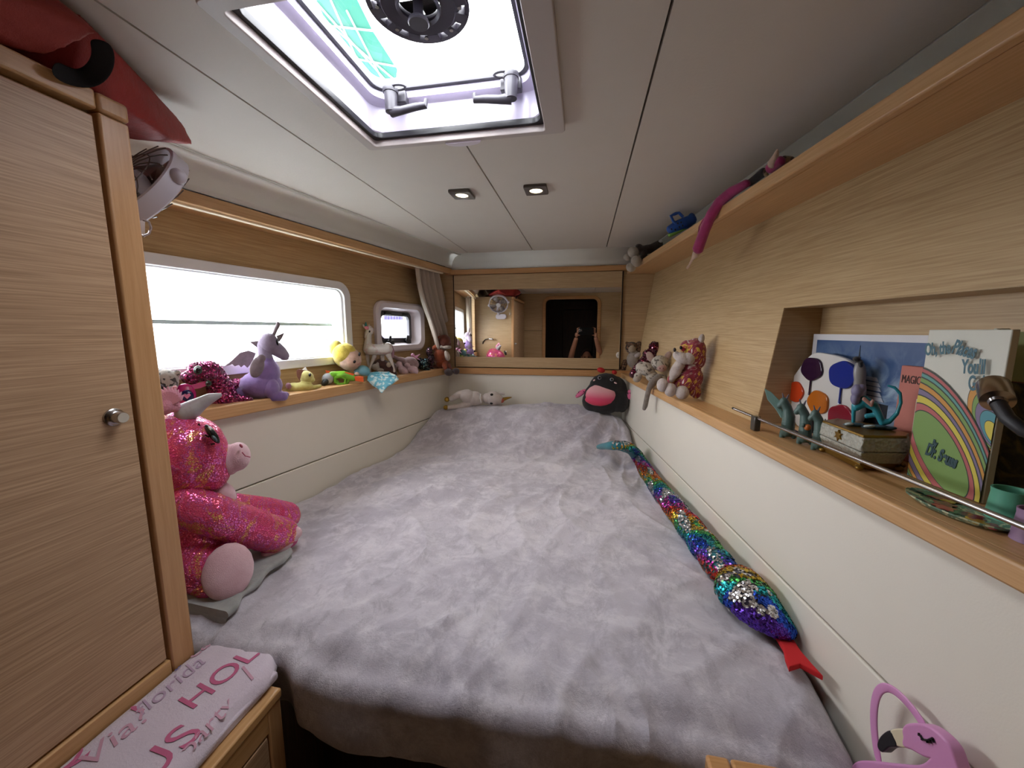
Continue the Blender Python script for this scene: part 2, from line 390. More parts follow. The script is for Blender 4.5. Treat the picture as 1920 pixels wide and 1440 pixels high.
for ds in (-.07, .075):
    s0 = port_c[0]+ds
    obj('hinge', MB().box(-1.32, -1.305, s0-.022, s0+.022, port_c[1]+.062, port_c[1]+.076), M_black, w2, rz=aL, bevel=.002)
    mb = MB().box(-1.318, -1.300, s0-.012, s0+.03, port_c[1]-.085, port_c[1]-.068).tube([(-1.308, s0, port_c[1]-.075), (-1.300, s0, port_c[1]-.045)], [.009, .006]).box(-1.302, -1.294, s0-.016, s0+.022, port_c[1]-.088, port_c[1]-.078)
    obj('latch', mb, M_black, w2, rz=aL, bevel=.0015)
# hatch (window_3) ---------------------------------------------------------------
w3 = sroot('window_3', (-.29, .69, ZC))
hc = ((hx0+hx1)/2, (hy0+hy1)/2)
def hp(outer, holes, z, th, mat, name, bev=.002): return obj(name, MB().plate(outer, holes, th, Matrix.Translation(Vector((0, 0, z))), bev), mat, w3)
hw, hh = hx1-hx0, hy1-hy0
hp(rrect(hc[0]+.010, hc[1]-.004, hw+.050, hh+.024, .008), [rrect(hc[0], hc[1], hw-.006, hh-.006, .010)], ZC-.006, .012, M_trim, 'hatch_trim')
hp(rrect(hc[0], hc[1], hw+.002, hh+.002, .02), [rrect(hc[0], hc[1], hw-.024, hh-.024, .022)], ZC+.006, .01, M_black, 'hatch_seal', .001)
mb = MB()
def ringz(mb, rings):
    k = len(mb.v); m = len(rings[0][0])
    for poly, z in rings:
        for (x, y) in poly: mb.v.append((x, y, z))
    for i in range(len(rings)-1):
        for j in range(m):
            a = k+i*m+j; b = k+i*m+(j+1) % m; mb.f.append((a, a+m, b+m, b)); mb.c.append(None)
    return mb
W_ = lambda d, r: rrect(hc[0], hc[1], hw-d, hh-d, r)
ringz(mb, [(W_(.022, .022), ZC+.008), (W_(.024, .03), ZC+.012), (W_(.024, .035), ZC+.062), (W_(.034, .035), ZC+.066), (W_(.060, .035), ZC+.068), (W_(.064, .035), ZC+.084)])
obj('hatch_well', mb, M_lilac, w3)
hp(W_(.05, .035), [W_(.078, .032)], ZC+.086, .008, M_greyp, 'hatch_gasket', .001)
hp(rrect(hc[0], hc[1], hw+.06, hh+.06, .05), [W_(.056, .03)], ZC+.10, .02, M_white, 'hatch_rim', .001)
obj('hatch_pane', MB().box(hx0+.015, hx1-.015, hy0+.015, hy1-.015, ZC+.0925, ZC+.098), M_glass, w3, smooth=False)
# solar vent with central knob
vx, vy = -.275, .655
mb = MB().lathe([(.034, -.006), (.036, -.012), (.058, -.014), (.066, -.008), (.068, 0), (.034, 0), (.034, -.006)], Matrix.Translation(Vector((vx, vy, ZC+.094))), 40)
for i in range(12):
    a = i*math.pi/6; mb.box(.060, .078, -.010, .010, -.012, 0, Matrix.Translation(Vector((vx, vy, ZC+.093))) @ Matrix.Rotation(a, 4, 'Z'))
for i in range(24):
    a0 = i*math.pi/12
mb.lathe([(.074, -.010), (.082, -.010), (.084, 0), (.074, 0), (.074, -.010)], Matrix.Translation(Vector((vx, vy, ZC+.093))), 40)
obj('vent_ring', mb, plain('black_violet_plastic', '2b2632', .35), w3)
obj('vent_disc', MB().lathe([(0, -.002), (.033, -.002), (.033, 0)], Matrix.Translation(Vector((vx, vy, ZC+.0945))), 32), M_black, w3)
obj('vent_bezel', MB().lathe([(.030, -.008), (.034, -.012), (.036, -.008), (.034, -.004)], Matrix.Translation(Vector((vx, vy, ZC+.088))), 32), M_greyp, w3)
obj('vent_knob', MB().lathe([(.008, 0), (.008, -.028), (.016, -.030), (.017, -.034), (.0155, -.036), (0, -.036)], Matrix.Translation(Vector((vx, vy, ZC+.092))), 28), M_greyp, w3, label='grey push knob')
for i in range(8):
    a = i*math.pi/4+.2
    obj('screw', MB().lathe([(.0035, 0), (.0035, -.003), (0, -.003)], Matrix.Translation(Vector((vx+.066*math.cos(a), vy+.066*math.sin(a), ZC+.083))), 10), M_chrome, w3)
for (hx, sgn) in ((-.412, 1), (-.160, -1)):
    hy = hy1-.036
    b = thing.__call__ if False else None
    mb = MB().box(hx-.022, hx+.022, hy-.004, hy+.014, ZC+.055, ZC+.078)
    h_ = obj('handle_base', mb, M_greyp, w3, bevel=.002)
    mb = MB().lathe([(.0, .042), (.013, .042), (.014, .036), (.012, .0), (0, 0)], Matrix.Translation(Vector((hx-sgn*.004, hy-.020, ZC+.028))), 20)
    mb.lathe([(0, .004), (.0155, .004), (.0165, .0), (.0155, -.005), (0, -.005)], Matrix.Translation(Vector((hx-sgn*.004, hy-.020, ZC+.070))), 20)
    obj('handle_post', mb, M_greyp, w3)
    mb = MB().tube([(hx-.004*sgn, hy-.018, ZC+.030), (hx+.02*sgn, hy-.022, ZC+.028), (hx+.05*sgn, hy-.018, ZC+.034), (hx+.072*sgn, hy-.016, ZC+.036), (hx+.074*sgn, hy-.016, ZC+.048)], [.011, .008, .0075, .007, .004], 10)
    obj('handle_lever', mb, M_greyp, w3)
    pts = [(hx+(.014+.016*math.cos(a))*sgn, hy-.022+.009*math.sin(a), ZC+.074) for a in [i*2*math.pi/16 for i in range(17)]]
    obj('handle_loop', MB().tube(pts, .0028, 8, False), M_greyp, w3)
obj('blind_tab', MB().plate([(hc[0]+.012+.040*math.cos(a), hy1+.004+.016*math.sin(a)) for a in [math.pi*i/14 for i in range(15)]], [], .005, Matrix.Translation(Vector((0, 0, ZC-.014))), .001), plain('pale_lilac_plastic', 'e4dce4', .4), w3, label='pale half-round pull tab')

# back wall with doorway and corridor (seen in the mirror)
wb = sroot('wall_back', (-.2, YB, -.6))
MY = lambda y: Matrix(((1, 0, 0, 0), (0, 0, -1, y), (0, 1, 0, 0), (0, 0, 0, 1)))
obj('wood_panel', MB().plate([(-1.35, ZF), (1.1, ZF), (1.1, .6), (-1.35, .6)], [rrect(-.15, -.38, .60, 1.50, .06)], .02, MY(YB)), M_oakX, wb, smooth=False)
obj('door_surround', MB().plate(rrect(-.15, -.38, .66, 1.56, .09), [rrect(-.15, -.38, .60, 1.50, .06)], .03, MY(YB+.008), .004), M_beechX, wb)
obj('panel_joint', MB().box(-.70, -.49, YB+.008, YB+.0125, .004, .008), M_dark, wb, smooth=False)
d1 = sroot('door_1', (-.15, -1.2, ZF))
obj('door_leaf', MB().box(-.30, .12, -1.30, -1.27, ZF, .30), M_darkwood, d1, bevel=.004)
obj('door_frame', MB().plate(rrect(-.09, -.5, .52, 1.70, .02), [rrect(-.09, -.5, .44, 1.62, .02)], .04, MY(-1.27)), M_darkwood, d1, smooth=False)
wc = sroot('wall_corridor', (-.1, -.8, ZF))
for b in ((-.62, -.60, -1.4, YB-.02), (.35, .37, -1.4, YB-.02), (-.62, .37, -1.42, -1.40)):
    obj('wood_panel', MB().box(b[0], b[1], b[2], b[3], ZF, .6), M_darkwood, wc, smooth=False)
obj('ceiling_panel', MB().box(-1.4, 1.1, -1.45, -1.0, ZC, ZC+.02), M_darkwood, wc, smooth=False)
obj('outer_shell', MB().box(-1.5, 1.2, -1.6, -1.5, ZF, .62), M_dark, wc, smooth=False)
obj('outer_shell', MB().box(.9, 1.2, -1.6, -.0, ZF, .62), M_dark, wc, smooth=False)
obj('outer_shell', MB().box(-1.6, -1.37, -1.6, -.15, ZF, .62), M_dark, wc, smooth=False)

# ---------------------------------------------------------------- wardrobe and steps
XC = -.70; YC = .52
t = thing('wardrobe', 'tall oak wardrobe with a chrome push knob, left of the bed', 'cabinet', (-.9, .2, ZF))
M_boxZ = M_oakdoor
XCL = lambda Y: xl(Y, -1.188)
obj('carcass', MB().plate([(XCL(YC)+.004, YC), (XC-.022, YC), (XC-.022, YB+.01), (XCL(YB)+.004, YB+.01)], [], .905, Matrix.Translation(Vector((0, 0, -.1125)))), M_oakX, t, smooth=False)
obj('stile', MB().box(XC-.024, XC+.0, YC-.035, YC+.004, -.60, .3155), M_beechZ, t, bevel=.003)
obj('corner_cap', MB().box(XC-.024, XC+.002, YC-.035, YC+.005, .3165, .343), M_beechZ, t, bevel=.005, seg=3)
obj('top_rail', MB().box(XC-.024, XC+.002, YB+.012, YC-.0365, .3165, .343), M_beechY, t, bevel=.003)
obj('bottom_rail', MB().box(XC-.024, XC+.0, YB+.012, YC-.0365, -.62, -.572), M_beechY, t, bevel=.002)
dr = obj('door', MB().box(XC-.024, XC-.003, YB+.014, YC-.040, -.568, .308), M_oakdoor, t, bevel=.002, label='oak veneer door')
kp = Vector((XC, .453, -.13))
MX = Matrix(((0, 0, 1, XC-.003), (1, 0, 0, kp.y), (0, 1, 0, kp.z), (0, 0, 0, 1)))
obj('knob', MB().lathe([(.0135, 0), (.0135, .003), (.011, .005), (.010, .007), (.0085, .008), (.0085, .018), (.0075, .0195), (0, .0195)], MX, 28), M_chrome, dr, label='round chrome push knob')
# top board of wardrobe
obj('top_board', MB().plate([(XCL(YC)+.006, YC), (XC-.026, YC), (XC-.026, YB+.01), (XCL(YB)+.006, YB+.01)], [], .004, Matrix.Translation(Vector((0, 0, .343)))), M_oakX, t, smooth=False)
# step cabinet at port side
t = thing('bedside_cabinet', 'low wooden cabinet at the foot of the bed, under the lettered throw', 'cabinet', (-.6, .2, ZF))
obj('top', MB().box(-.70, -.503, YB+.02, .508, -.632, -.615), M_beechY, t, bevel=.003)
obj('post', MB().box(-.535, -.505, .478, .506, ZF, -.6325), M_beechZ, t, bevel=.003)
obj('side_panel', MB().box(-.70, -.512, YB+.02, .477, ZF, -.6325), M_oakX, t)
obj('top_rail', MB().box(-.5118, -.5055, YB+.03, .4775, -.672, -.6335), M_beechY, t, bevel=.001)
obj('door', MB().box(-.5118, -.5055, YB+.05, .474, -1.2, -.676), M_oakdoor, t, bevel=.002)
t = thing('step_cabinet', 'low beech cabinet corner at the foot of the bed, beside the flamingo bag', 'cabinet', (.33, .35, ZF))
obj('top', MB().box(.201, .40, .05, .476, -.575, -.552), M_beechX, t, bevel=.004)
obj('end_cap', MB().box(.171, .1995, .05, .476, -.575, -.552), M_beechX, t, bevel=.004)
obj('side_panel', MB().box(.176, .40, .06, .47, ZF, -.576), M_oakX, t)

# ---------------------------------------------------------------- bed
sstep = lambda x, a, b: (lambda q: q*q*(3-2*q))(min(1, max(0, (x-a)/(b-a))))
YE = .530
def bedz(x, y):
    l = xl(y, -1.19); r_ = xr(y, .50); w = r_-l; u = (x-l)/w
    z = -.572 - .030*(1-sstep(u, 0, .25))*(1-sstep(y, 1.2, 2.1)) - .018*sstep(u, .8, 1)
    pil = sstep(y, 1.70, 2.08)
    z += pil*(.125+.035*math.sin(min(1, max(0, u))*math.pi))
    z -= .03*sstep(y, 2.10, 2.19)
    p = Vector((x*2.2, y*2.2, .3)); z += .010*noise.fractal(p*1.6, 1, 2, 4)
    q = Vector((x*3+noise.noise(p)*1.5, y*1.6, 4)); rdg = 1-abs(noise.noise(q*2.0)); z += .009*rdg**8
    q = Vector((x*2.2-y*1.5, (x+y)*.8, 7)); rdg = 1-abs(noise.noise(q*2.4)); z += .007*rdg**10
    # radiating creases below the plush in the far corner
    dx, dy = x-.18, y-2.1; rr = math.hypot(dx, dy)
    if rr < .75: z += .012*math.sin(math.atan2(dy, dx)*17+noise.noise(p*3)*2)*sstep(rr, .08, .25)*(1-sstep(rr, .35, .75))
    return z
NX, NY, ND = 190, 200, 34
vs_ = []
for j in range(NY+ND+1):
    if j <= NY: y = 2.185-(2.185-YE)*(j/NY); drop = 0; yy = y
    else:
        d = (j-NY)/ND*.17; drop = d; yy = YE
    for i in range(NX+1):
        u = i/NX; l = xl(yy, -1.188)
        r_ = xr(yy, .495)
        # the near right corner of the throw pulls away from the wall
        pull = .0 if yy > .72 else .028*sstep(.72-yy, 0, .2)
        if j > NY: pull += .0
        x = l+(r_-pull-l)*u
        if yy < .58: x = max(x, l)
        z = bedz(x, yy)
        e = min(1, (1-u)*NX/7); z -= .035*(1-e)**2         # rolled right hem
        e = min(1, u*NX/6); z -= .018*(1-e)**2
        ex = .0
        # front edge roll
        if j <= NY:
            f = sstep(YE+.06-yy, 0, .06)
            z -= .016*f*f; y2 = yy
        else:
            a = min(1, drop/.045)*math.pi/2
            z -= .016
            lim = .125+.02*noise.noise(Vector((x*3, 0, 9)))+ .02*sstep(x, -.5, .3)
            z -= .0285*(1-math.cos(a)) + max(0, min(drop, lim)-.045)
            y2 = YE-.0285*math.sin(a)+.010*math.sin(x*21+2*noise.noise(Vector((x*5, 1, 1))))*sstep(drop, .03, .12)
            if drop > lim: y2 += (drop-lim)*.8
            if u > .93: x -= 0
        y2 += .034*(1-sstep(x, -.53, -.46))*(1-sstep(y2, .5, .9))
        vs_.append((x, y2, z))
W1 = NX+1; fs = []
for j in range(NY+ND):
    for i in range(NX):
        a = j*W1+i; fs.append((a, a+W1, a+W1+1, a+1))
tb = NT('grey_plush_throw'); v = tb.map()
d0_ = tb.noise(tb.map((1.2, 1.6, 1), (0, 0, .4)), 2.6, 4, .6, .4); d1_ = tb.noise(tb.map((1, 1.25, 1), (0, 0, .5)), 12, 12, .78, .35); d2_ = tb.noise(tb.map((1, .6, 1), (0, 0, -.6)), 26, 9, .75, .6)
m0 = tb.mix(tb.ramp(d0_, [(.38, 0.), (.62, 1.)]), 'a8a3b0', 'c4bfca'); m1 = tb.mix(tb.ramp(d1_, [(.46, 0.), (.60, .7)]), m0, 'dedae2'); m2 = tb.mix(tb.ramp(d2_, [(.50, 0.), (.62, .5)]), m1, '97929e')
tb.col(m2); tb.set(Roughness=.92, Sheen_Weight=.5, Sheen_Roughness=.5)
hh_ = tb.n.new('ShaderNodeMath'); hh_.operation = 'ADD'; tb.link(tb.noise(v, 260, 5, .75, .6), hh_.inputs[0]); tb.link(tb.noise(tb.map((1, .6, 1), (0, 0, .8)), 45, 6, .75, .6), hh_.inputs[1])
tb.bump(hh_.outputs[0], .7, .0035)
mb = MB().add(vs_, fs); mb.f = [f[::-1] for f in mb.f] if False else mb.f
t = obj('bed_throw', mb, tb.m); tag(t, 'large grey plush throw covering the whole bed', 'blanket')
t.modifiers.new('thickness', 'SOLIDIFY').thickness = .006
bt = thing('bed', 'bed mattress and dark base hidden below the grey plush throw', 'bed', (-.3, 1.3, ZF))
mb = MB(); P_ = [(xl(2.17, -1.17), 2.17), (xl(.60, -1.17), .60), (xr(.60, .40), .60), (xr(2.17, .47), 2.17)]
obj('mattress', MB().plate(P_, [], .10, Matrix.Translation(Vector((0, 0, -.69))), .01), plain('mattress_ticking', '8d8a88', .8), bt)
obj('base', MB().plate([(a, max(b, .64)) for a, b in P_], [], .6, Matrix.Translation(Vector((0, 0, -1.045)))), M_darkwood, bt, smooth=False)
#@@TOYS
# ---------------------------------------------------------------- soft toys and small things
class Toy:
    """a thing laid out in its own upright plane through its base point; offsets in that plane come from the photograph, depth offsets in metres"""
    def __init__(s, name, label, cat, base, group=None, P=None, rz=None):
        s.P0 = Vector(P) if P is not None else base
        n = Vector((s.P0.x, s.P0.y, 0)); s.n = n.normalized()
        s.t = thing(name, label, cat, s.P0, group); s.d = s.P0.dot(cF)
    def pt(s, x, y, dd=0):
        r = ray(x, y); return r*((s.P0.dot(s.n)+dd)/r.dot(s.n))
    def ax(s, x, y, rx, ry, ang=0, dd=0, rd=None):
        c = s.pt(x, y, dd); u = c.normalized(); a = math.radians(ang)
        def off(dx, dy):
            v = ray(x+dx, y+dy); v = v*(c.dot(cF)/v.dot(cF))-c; return v-u*v.dot(u)
        v1 = off(rx*math.cos(a), -rx*math.sin(a)); v2 = off(-ry*math.sin(a)*-1*-1, -ry*math.cos(a))
        m = (v1.length+v2.length)/2 if rd is None else rd
        v3 = u*m; M = Matrix((( v1.x, v2.x, v3.x), (v1.y, v2.y, v3.y), (v1.z, v2.z, v3.z)))
        return c, M
    def mk(s, items, seg=16, ring=10):
        mb = MB()
        for it in items:
            if it[0] == 'l':
                pts = it[1]
                for p, q in zip(pts[:-1], pts[1:]):
                    L = math.hypot(p[0]-q[0], p[1]-q[1]); n = max(1, int(L/(.35*max(1e-3, min(p[2], q[2])))+.5)); n = min(n, 24)
                    dp = p[3] if len(p) > 3 else 0; dq = q[3] if len(q) > 3 else 0
                    for i in range(n+1):
                        f = i/n; r = p[2]*(1-f)+q[2]*f
                        c, M = s.ax(p[0]*(1-f)+q[0]*f, p[1]*(1-f)+q[1]*f, r, r, 0, dp*(1-f)+dq*f); mb.ell(c, M, 10, 7)
            else:
                x, y, rx = it[:3]; ry = it[3] if len(it) > 3 else rx; an = it[4] if len(it) > 4 else 0
                dd = it[5] if len(it) > 5 else 0; rd = it[6] if len(it) > 6 else None
                c, M = s.ax(x, y, rx, ry, an, dd, rd); mb.ell(c, M, seg, ring)
        return mb
    def blob(s, name, mat, items, vox=1.2, sm=4, par=None, **k):
        return obj(name, s.mk(items), mat, par or s.t, rem=vox*s.d/720, sm=sm, **k)
    def ball(s, name, mat, items, par=None, **k): return obj(name, s.mk(items, 20, 12), mat, par or s.t, **k)
    def flat(s, name, mat, poly, th=.003, dd=0, par=None, **k):
        # a cut-out sheet standing in the toy's plane
        P = [s.pt(x, y, dd) for x, y in poly]; mb = MB(); n = len(P); h = s.n*(th/2)
        mb.add([p-h for p in P]+[p+h for p in P], [tuple(range(n)), tuple(range(2*n-1, n-1, -1))]+[(i, i+n, (i+1) % n+n, (i+1) % n) for i in range(n)])
        return obj(name, mb, mat, par or s.t, smooth=False, **k)
    def tube(s, name, mat, pts, seg=8, par=None, **k):
        P = [s.pt(p[0], p[1], p[3] if len(p) > 3 else 0) for p in pts]; R_ = [p[2]*s.d/720 for p in pts]
        return obj(name, MB().tube(P, R_, seg), mat, par or s.t, **k)
    def sequins(s, name, items, size, count, colf, par=None, rngs=1, mat=None):
        rnd = random.Random(rngs); E = []
        for it in items:
            if it[0] == 'l':
                pts = it[1]
                for p, q in zip(pts[:-1], pts[1:]):
                    for i in range(5):
                        f = i/5; r = p[2]*(1-f)+q[2]*f; dp = p[3] if len(p) > 3 else 0; dq = q[3] if len(q) > 3 else 0
                        c, M = s.ax(p[0]*(1-f)+q[0]*f, p[1]*(1-f)+q[1]*f, r, r, 0, dp*(1-f)+dq*f); E.append((c, M))
            else:
                c, M = s.ax(it[0], it[1], it[2], it[3] if len(it) > 3 else it[2], it[4] if len(it) > 4 else 0, it[5] if len(it) > 5 else 0, it[6] if len(it) > 6 else None); E.append((c, M))
        inv = [m.inverted() for _, m in E]; ar = [abs(m.determinant())**(2/3) for _, m in E]; tot = sum(ar); mb = MB(); h = size/2
        for k_, (c, M) in enumerate(E):
            N = int(count*ar[k_]/tot)
            for _ in range(N):
                v = Vector((rnd.gauss(0, 1), rnd.gauss(0, 1), rnd.gauss(0, 1))).normalized(); p = c+M @ v
                if v.z > .5: continue
                if any(j != k_ and (inv[j] @ (p-E[j][0])).length < .97 for j in range(len(E))): continue
                nrm = (M.inverted().transposed() @ v).normalized()
                nrm = (nrm+Vector((rnd.gauss(0, .28), rnd.gauss(0, .28), rnd.gauss(0, .28)))).normalized()
                a = nrm.orthogonal().normalized(); b = nrm.cross(a); o_ = p+nrm*h*.35
                mb.add([o_+(a*math.cos(t_)+b*math.sin(t_))*h for t_ in [i*math.pi/3 for i in range(6)]], [tuple(range(6))], None, colf(p, rnd))
        return obj(name, mb, mat or M_seq, par or s.t, smooth=False, kind='stuff')
M_seq = attrmat('sequin_foil')
eyeB = plain('glossy_black_eye', '0c0c0e', .08); eyeW = plain('white_embroidery', 'f2f2f2', .6)
def shL(x, y, dn=0, z=ZL):       # point on the port shelf under a pixel: plane at n
    return onL(x, y, -1.222+dn)
def onshelfL(x, dn=0):
    P = onL(x, 720, -1.222+dn); P.z = ZL; return P
def onshelfR(x, n=.52):
    P = onR(x, 720, n); P.z = ZS; return P

# --- port shelf
T = Toy('spotted_cat_plush', 'grey leopard-spotted plush head peeking past the wardrobe edge', 'plush toy', onshelfL(305, .0))
m = spotted('leopard_grey', 'a9a096', '3c3836', 70, .50, .54)
T.blob('body', m, [(300, 748, 26, 22), (290, 742, 22, 20)], 2)
T.blob('head', m, [(308, 716, 29, 25), (332, 700, 8, 7), (288, 700, 10, 9)], 1.8)
T.ball('eye', plain('glitter_eye', '6b6a78', .15), [(302, 728, 7, 8, 0, -.032, .006)]); T.ball('eye', eyeB, [(302, 728, 4, 5, 0, -.037, .005)])
T.ball('muzzle', fur('pale_muzzle', 'd8cfc6'), [(320, 733, 12, 9, 0, -.028)])
T.ball('nose', plain('pink_nose', 'd99298', .5), [(328, 727, 5, 4, 0, -.045)])
seqbase = fur('magenta_backing', '6e1b45')
def dinocol(p, r): return lin(r.choice(['c94f86', 'a52b63', '7d1a4a', 'e98db8', '8a2a5c', '5a1236', 'b8447f']))
T = Toy('sequin_dinosaur_plush', 'deep pink sequined dinosaur plush with green glitter eyes on the left ledge', 'plush toy', onshelfL(400, -.01))
it = [(380, 697, 30, 18, -14, -.02, .03), (356, 708, 18, 11, -12, -.02, .022), (392, 690, 20, 14, 0, -.01, .03), ('l', [(398, 698, 20, .0), (414, 730, 25, .015), (424, 750, 24, .015)]), ('l', [(420, 748, 20, .015), (450, 752, 10, .01), (470, 750, 6, .0)]), (388, 756, 24, 9, 0, .02)]
T.blob('body', seqbase, it, 1.8); T.sequins('sequin_cover', it, .0050, 11000, dinocol, rngs=3)
T.flat('mouth', plain('pink_felt', 'd9608f', .8), [(350, 724), (372, 718), (394, 711), (396, 720), (374, 728), (356, 730)], .006, -.030)
for (ex, ey, er) in ((371, 694, 8.5), (391, 719, 6)):
    T.ball('eye', plain('green_glitter', '3d5a46', .15), [(ex, ey, er, er, 0, -.050, .008)]); T.ball('pupil', eyeB, [(ex, ey, er*.65, er*.65, 0, -.057, .005)])
T = Toy('heart_badge_toy', 'round magenta plastic toy with a navy heart disc in front of the sequin dinosaur', 'toy', onshelfL(345, .02))
T.ball('case', plain('magenta_plastic', 'b01f66', .25), [(347, 743, 22, 24, 0, 0, .012)])
T.ball('disc', plain('navy_plastic', '1c1a4d', .2), [(351, 742, 13, 11, -8, -.010, .006)])
T.flat('heart', plain('pink_enamel', 'e78fb0', .3), [(351, 748), (344, 742), (346, 738), (350, 740), (355, 737), (358, 741)], .002, -.0165)
T = Toy('pink_soft_toy', 'small dusty pink soft toy lying between the dinosaur and purple dragon', 'plush toy', onshelfL(443, -.035))
T.blob('body', fur('dusty_pink', 'b4718f'), [(440, 722, 20, 11, 5), (458, 716, 12, 9), (428, 716, 9, 6)], 1.6)
T.sequins('sequin_cover', [(440, 722, 20, 11, 5)], .006, 500, dinocol, rngs=5)

T = Toy('dragon_plush', 'purple and grey dragon plush with wings sitting against the bright window', 'plush toy', onshelfL(492, .015))
mP = fur('purple_plush', '8e74ab', '7c639b', 30); mG = fur('grey_lilac_plush', '978a9e', '85788f', 30); mW = fur('grey_wing', '8c7d84')
T.blob('body', mP, [(490, 722, 42, 27, 0), (497, 700, 30, 30), ('l', [(500, 705, 26), (498, 675, 16)]), (505, 738, 26, 10), ('l', [(455, 735, 14), (440, 742, 7)]), ('l', [(505, 740, 10), (530, 742, 8.5), (536, 741, 7)])], 1.6)
T.blob('neck', mG, [('l', [(500, 690, 19), (497, 665, 14), (497, 648, 16)]), (508, 700, 19, 22)], 1.6)
T.blob('head', mG, [(503, 644, 20, 20), ('l', [(512, 650, 15), (526, 660, 12.5), (534, 667, 9.5)])], 1.4)
T.blob('leg', mP, [(508, 728, 17, 20, 0, -.03), ('l', [(512, 744, 9, -.035), (532, 743, 9, -.035)])], 1.6, label='rounded purple hind leg')
T.blob('crest', mW, [('l', [(513, 628, 4), (517, 618, 4.2), (521, 610, 4.6), (521, 606, 3.4)])], .9, 2)
T.flat('ear', mW, [(518, 630), (534, 623), (529, 634), (523, 642)], .004, 0); T.flat('ear', mW, [(490, 658), (468, 641), (492, 638)], .004, 0)
T.flat('wing', mW, [(478, 668), (480, 662), (466, 657), (450, 661), (433, 677), (419, 688), (436, 683), (440, 687), (448, 684), (452, 689), (458, 684), (464, 690), (472, 680)], .007, .01, bevel=.002)
T.blob('wing', mW, [(482, 688, 14, 22, -20, -.045, .006), (490, 672, 9, 8, 0, -.045, .006)], 1.3, label='near wing folded on its back')
T.ball('eye', eyeB, [(520, 642, 2.6, 6, 15, -.020, .006)])
T = Toy('yellow_cat_plush', 'pale yellow kitten plush lying on the left ledge beside the dragon', 'plush toy', onshelfL(565, .0))
mY = fur('lemon_plush', 'd3cf7e', 'bdb566', 40)
T.blob('body', mY, [(567, 726, 22, 10, 4), (552, 727, 15, 10), (574, 718, 11, 10), ('l', [(545, 732, 6), (534, 735, 4)]), ('l', [(580, 728, 5), (600, 724, 3.5)])], 1)
T.blob('head', mY, [(575, 707, 14, 12, -15), (583, 712, 8, 6), (563, 703, 6, 7)], 1)
T.flat('ear', fur('brown_inner', '8a5a45'), [(556, 696), (559, 692), (570, 694), (566, 700), (562, 714), (557, 706)], .003, -.018)
T.flat('ear', eyeW, [(567, 693), (573, 688), (577, 695)], .004, .005)
T.ball('eye', eyeB, [(581, 703, 2.6, 3.4, 0, -.024)])
T.ball('cuff', fur('mauve', '9a6a78'), [(541, 724, 5.5, 6.5, 20, -.02)])

T = Toy('toy_blaster', 'lime green and orange toy blaster with grey barrel on the left ledge', 'toy', onshelfL(640, .015))
mLi = plain('lime_plastic', '6fae2e', .3); mOr = plain('orange_plastic', 'e2602c', .35)
T.ball('barrel', plain('grey_foam', 'a1a6a8', .5), [(615, 710, 12, 11, 20, 0)]); T.ball('muzzle', plain('dark_rubber', '26302f', .5), [(610, 716, 9, 6, 40, -.014)])
T.blob('body', mLi, [('l', [(622, 703, 7), (645, 703, 8), (662, 708, 7)]), ('l', [(628, 712, 4), (634, 721, 4.5), (645, 722, 4)]), ('l', [(645, 722, 4), (651, 716, 4), (655, 708, 4)]), (640, 704, 14, 6)], .8, 2)
T.tube('trigger_guard', mLi, [(628, 708, 2.4, -.012), (628, 716, 2.4, -.012), (636, 721, 2.4, -.012), (646, 719, 2.4, -.012), (648, 711, 2.4, -.012), (640, 706, 2.4, -.012), (628, 708, 2.4, -.012)])
T.flat('stock', mOr, [(664, 705), (681, 706), (682, 716), (666, 714)], .018, -.005, bevel=.002); T.flat('front_sight', mOr, [(610, 694), (619, 696), (616, 701), (612, 700)], .008)
T.flat('rail', mOr, [(646, 697), (664, 701), (663, 704), (646, 701)], .012, -.006)

T = Toy('rag_doll', 'rag doll with yellow hair bun and pale blue dress spread over the ledge', 'doll', onshelfL(668, .015))
mHair = fur('yellow_yarn', 'e2d062', 'c9b33c', 25, 120, .9, .003); mSkin = fur('doll_skin', 'ddb9a4'); mBlu = plain('pale_blue_satin', '6fa8b8', .35)
T.blob('head', mSkin, [(655, 673, 24, 22, -30)], 1.3)
T.blob('hair', mHair, [(648, 668, 26, 23, -35, .012), (642, 663, 21, 18, -30, -.012), (652, 655, 17, 11, -25, -.010)], 1.2)
T.ball('hair_bun', mHair, [(629, 652, 14, 14.5)])
0 and T.tube('hair_band', mBlu, [(641, 666, 1.8, -.042), (643, 655, 1.8, -.044), (652, 648, 1.8, -.036), (664, 649, 1.8, -.02)])
T.ball('eye', eyeB, [(664, 678, 3.6, 3.4, 0, -.040), ]); T.ball('eye', eyeB, [(674, 664, 2.2, 4, -10, -.030)])
T.tube('mouth', plain('rose_thread', 'b76c6c', .7), [(670, 683, .6, -.036), (674, 682, .6, -.034), (676, 679, .6, -.03)])
T.blob('body', mBlu, [(682, 695, 13, 10, -20), (672, 697, 9, 6)], 1); T.ball('hand', mSkin, [(669, 701, 4.5, 3.5, 0, -.02)])
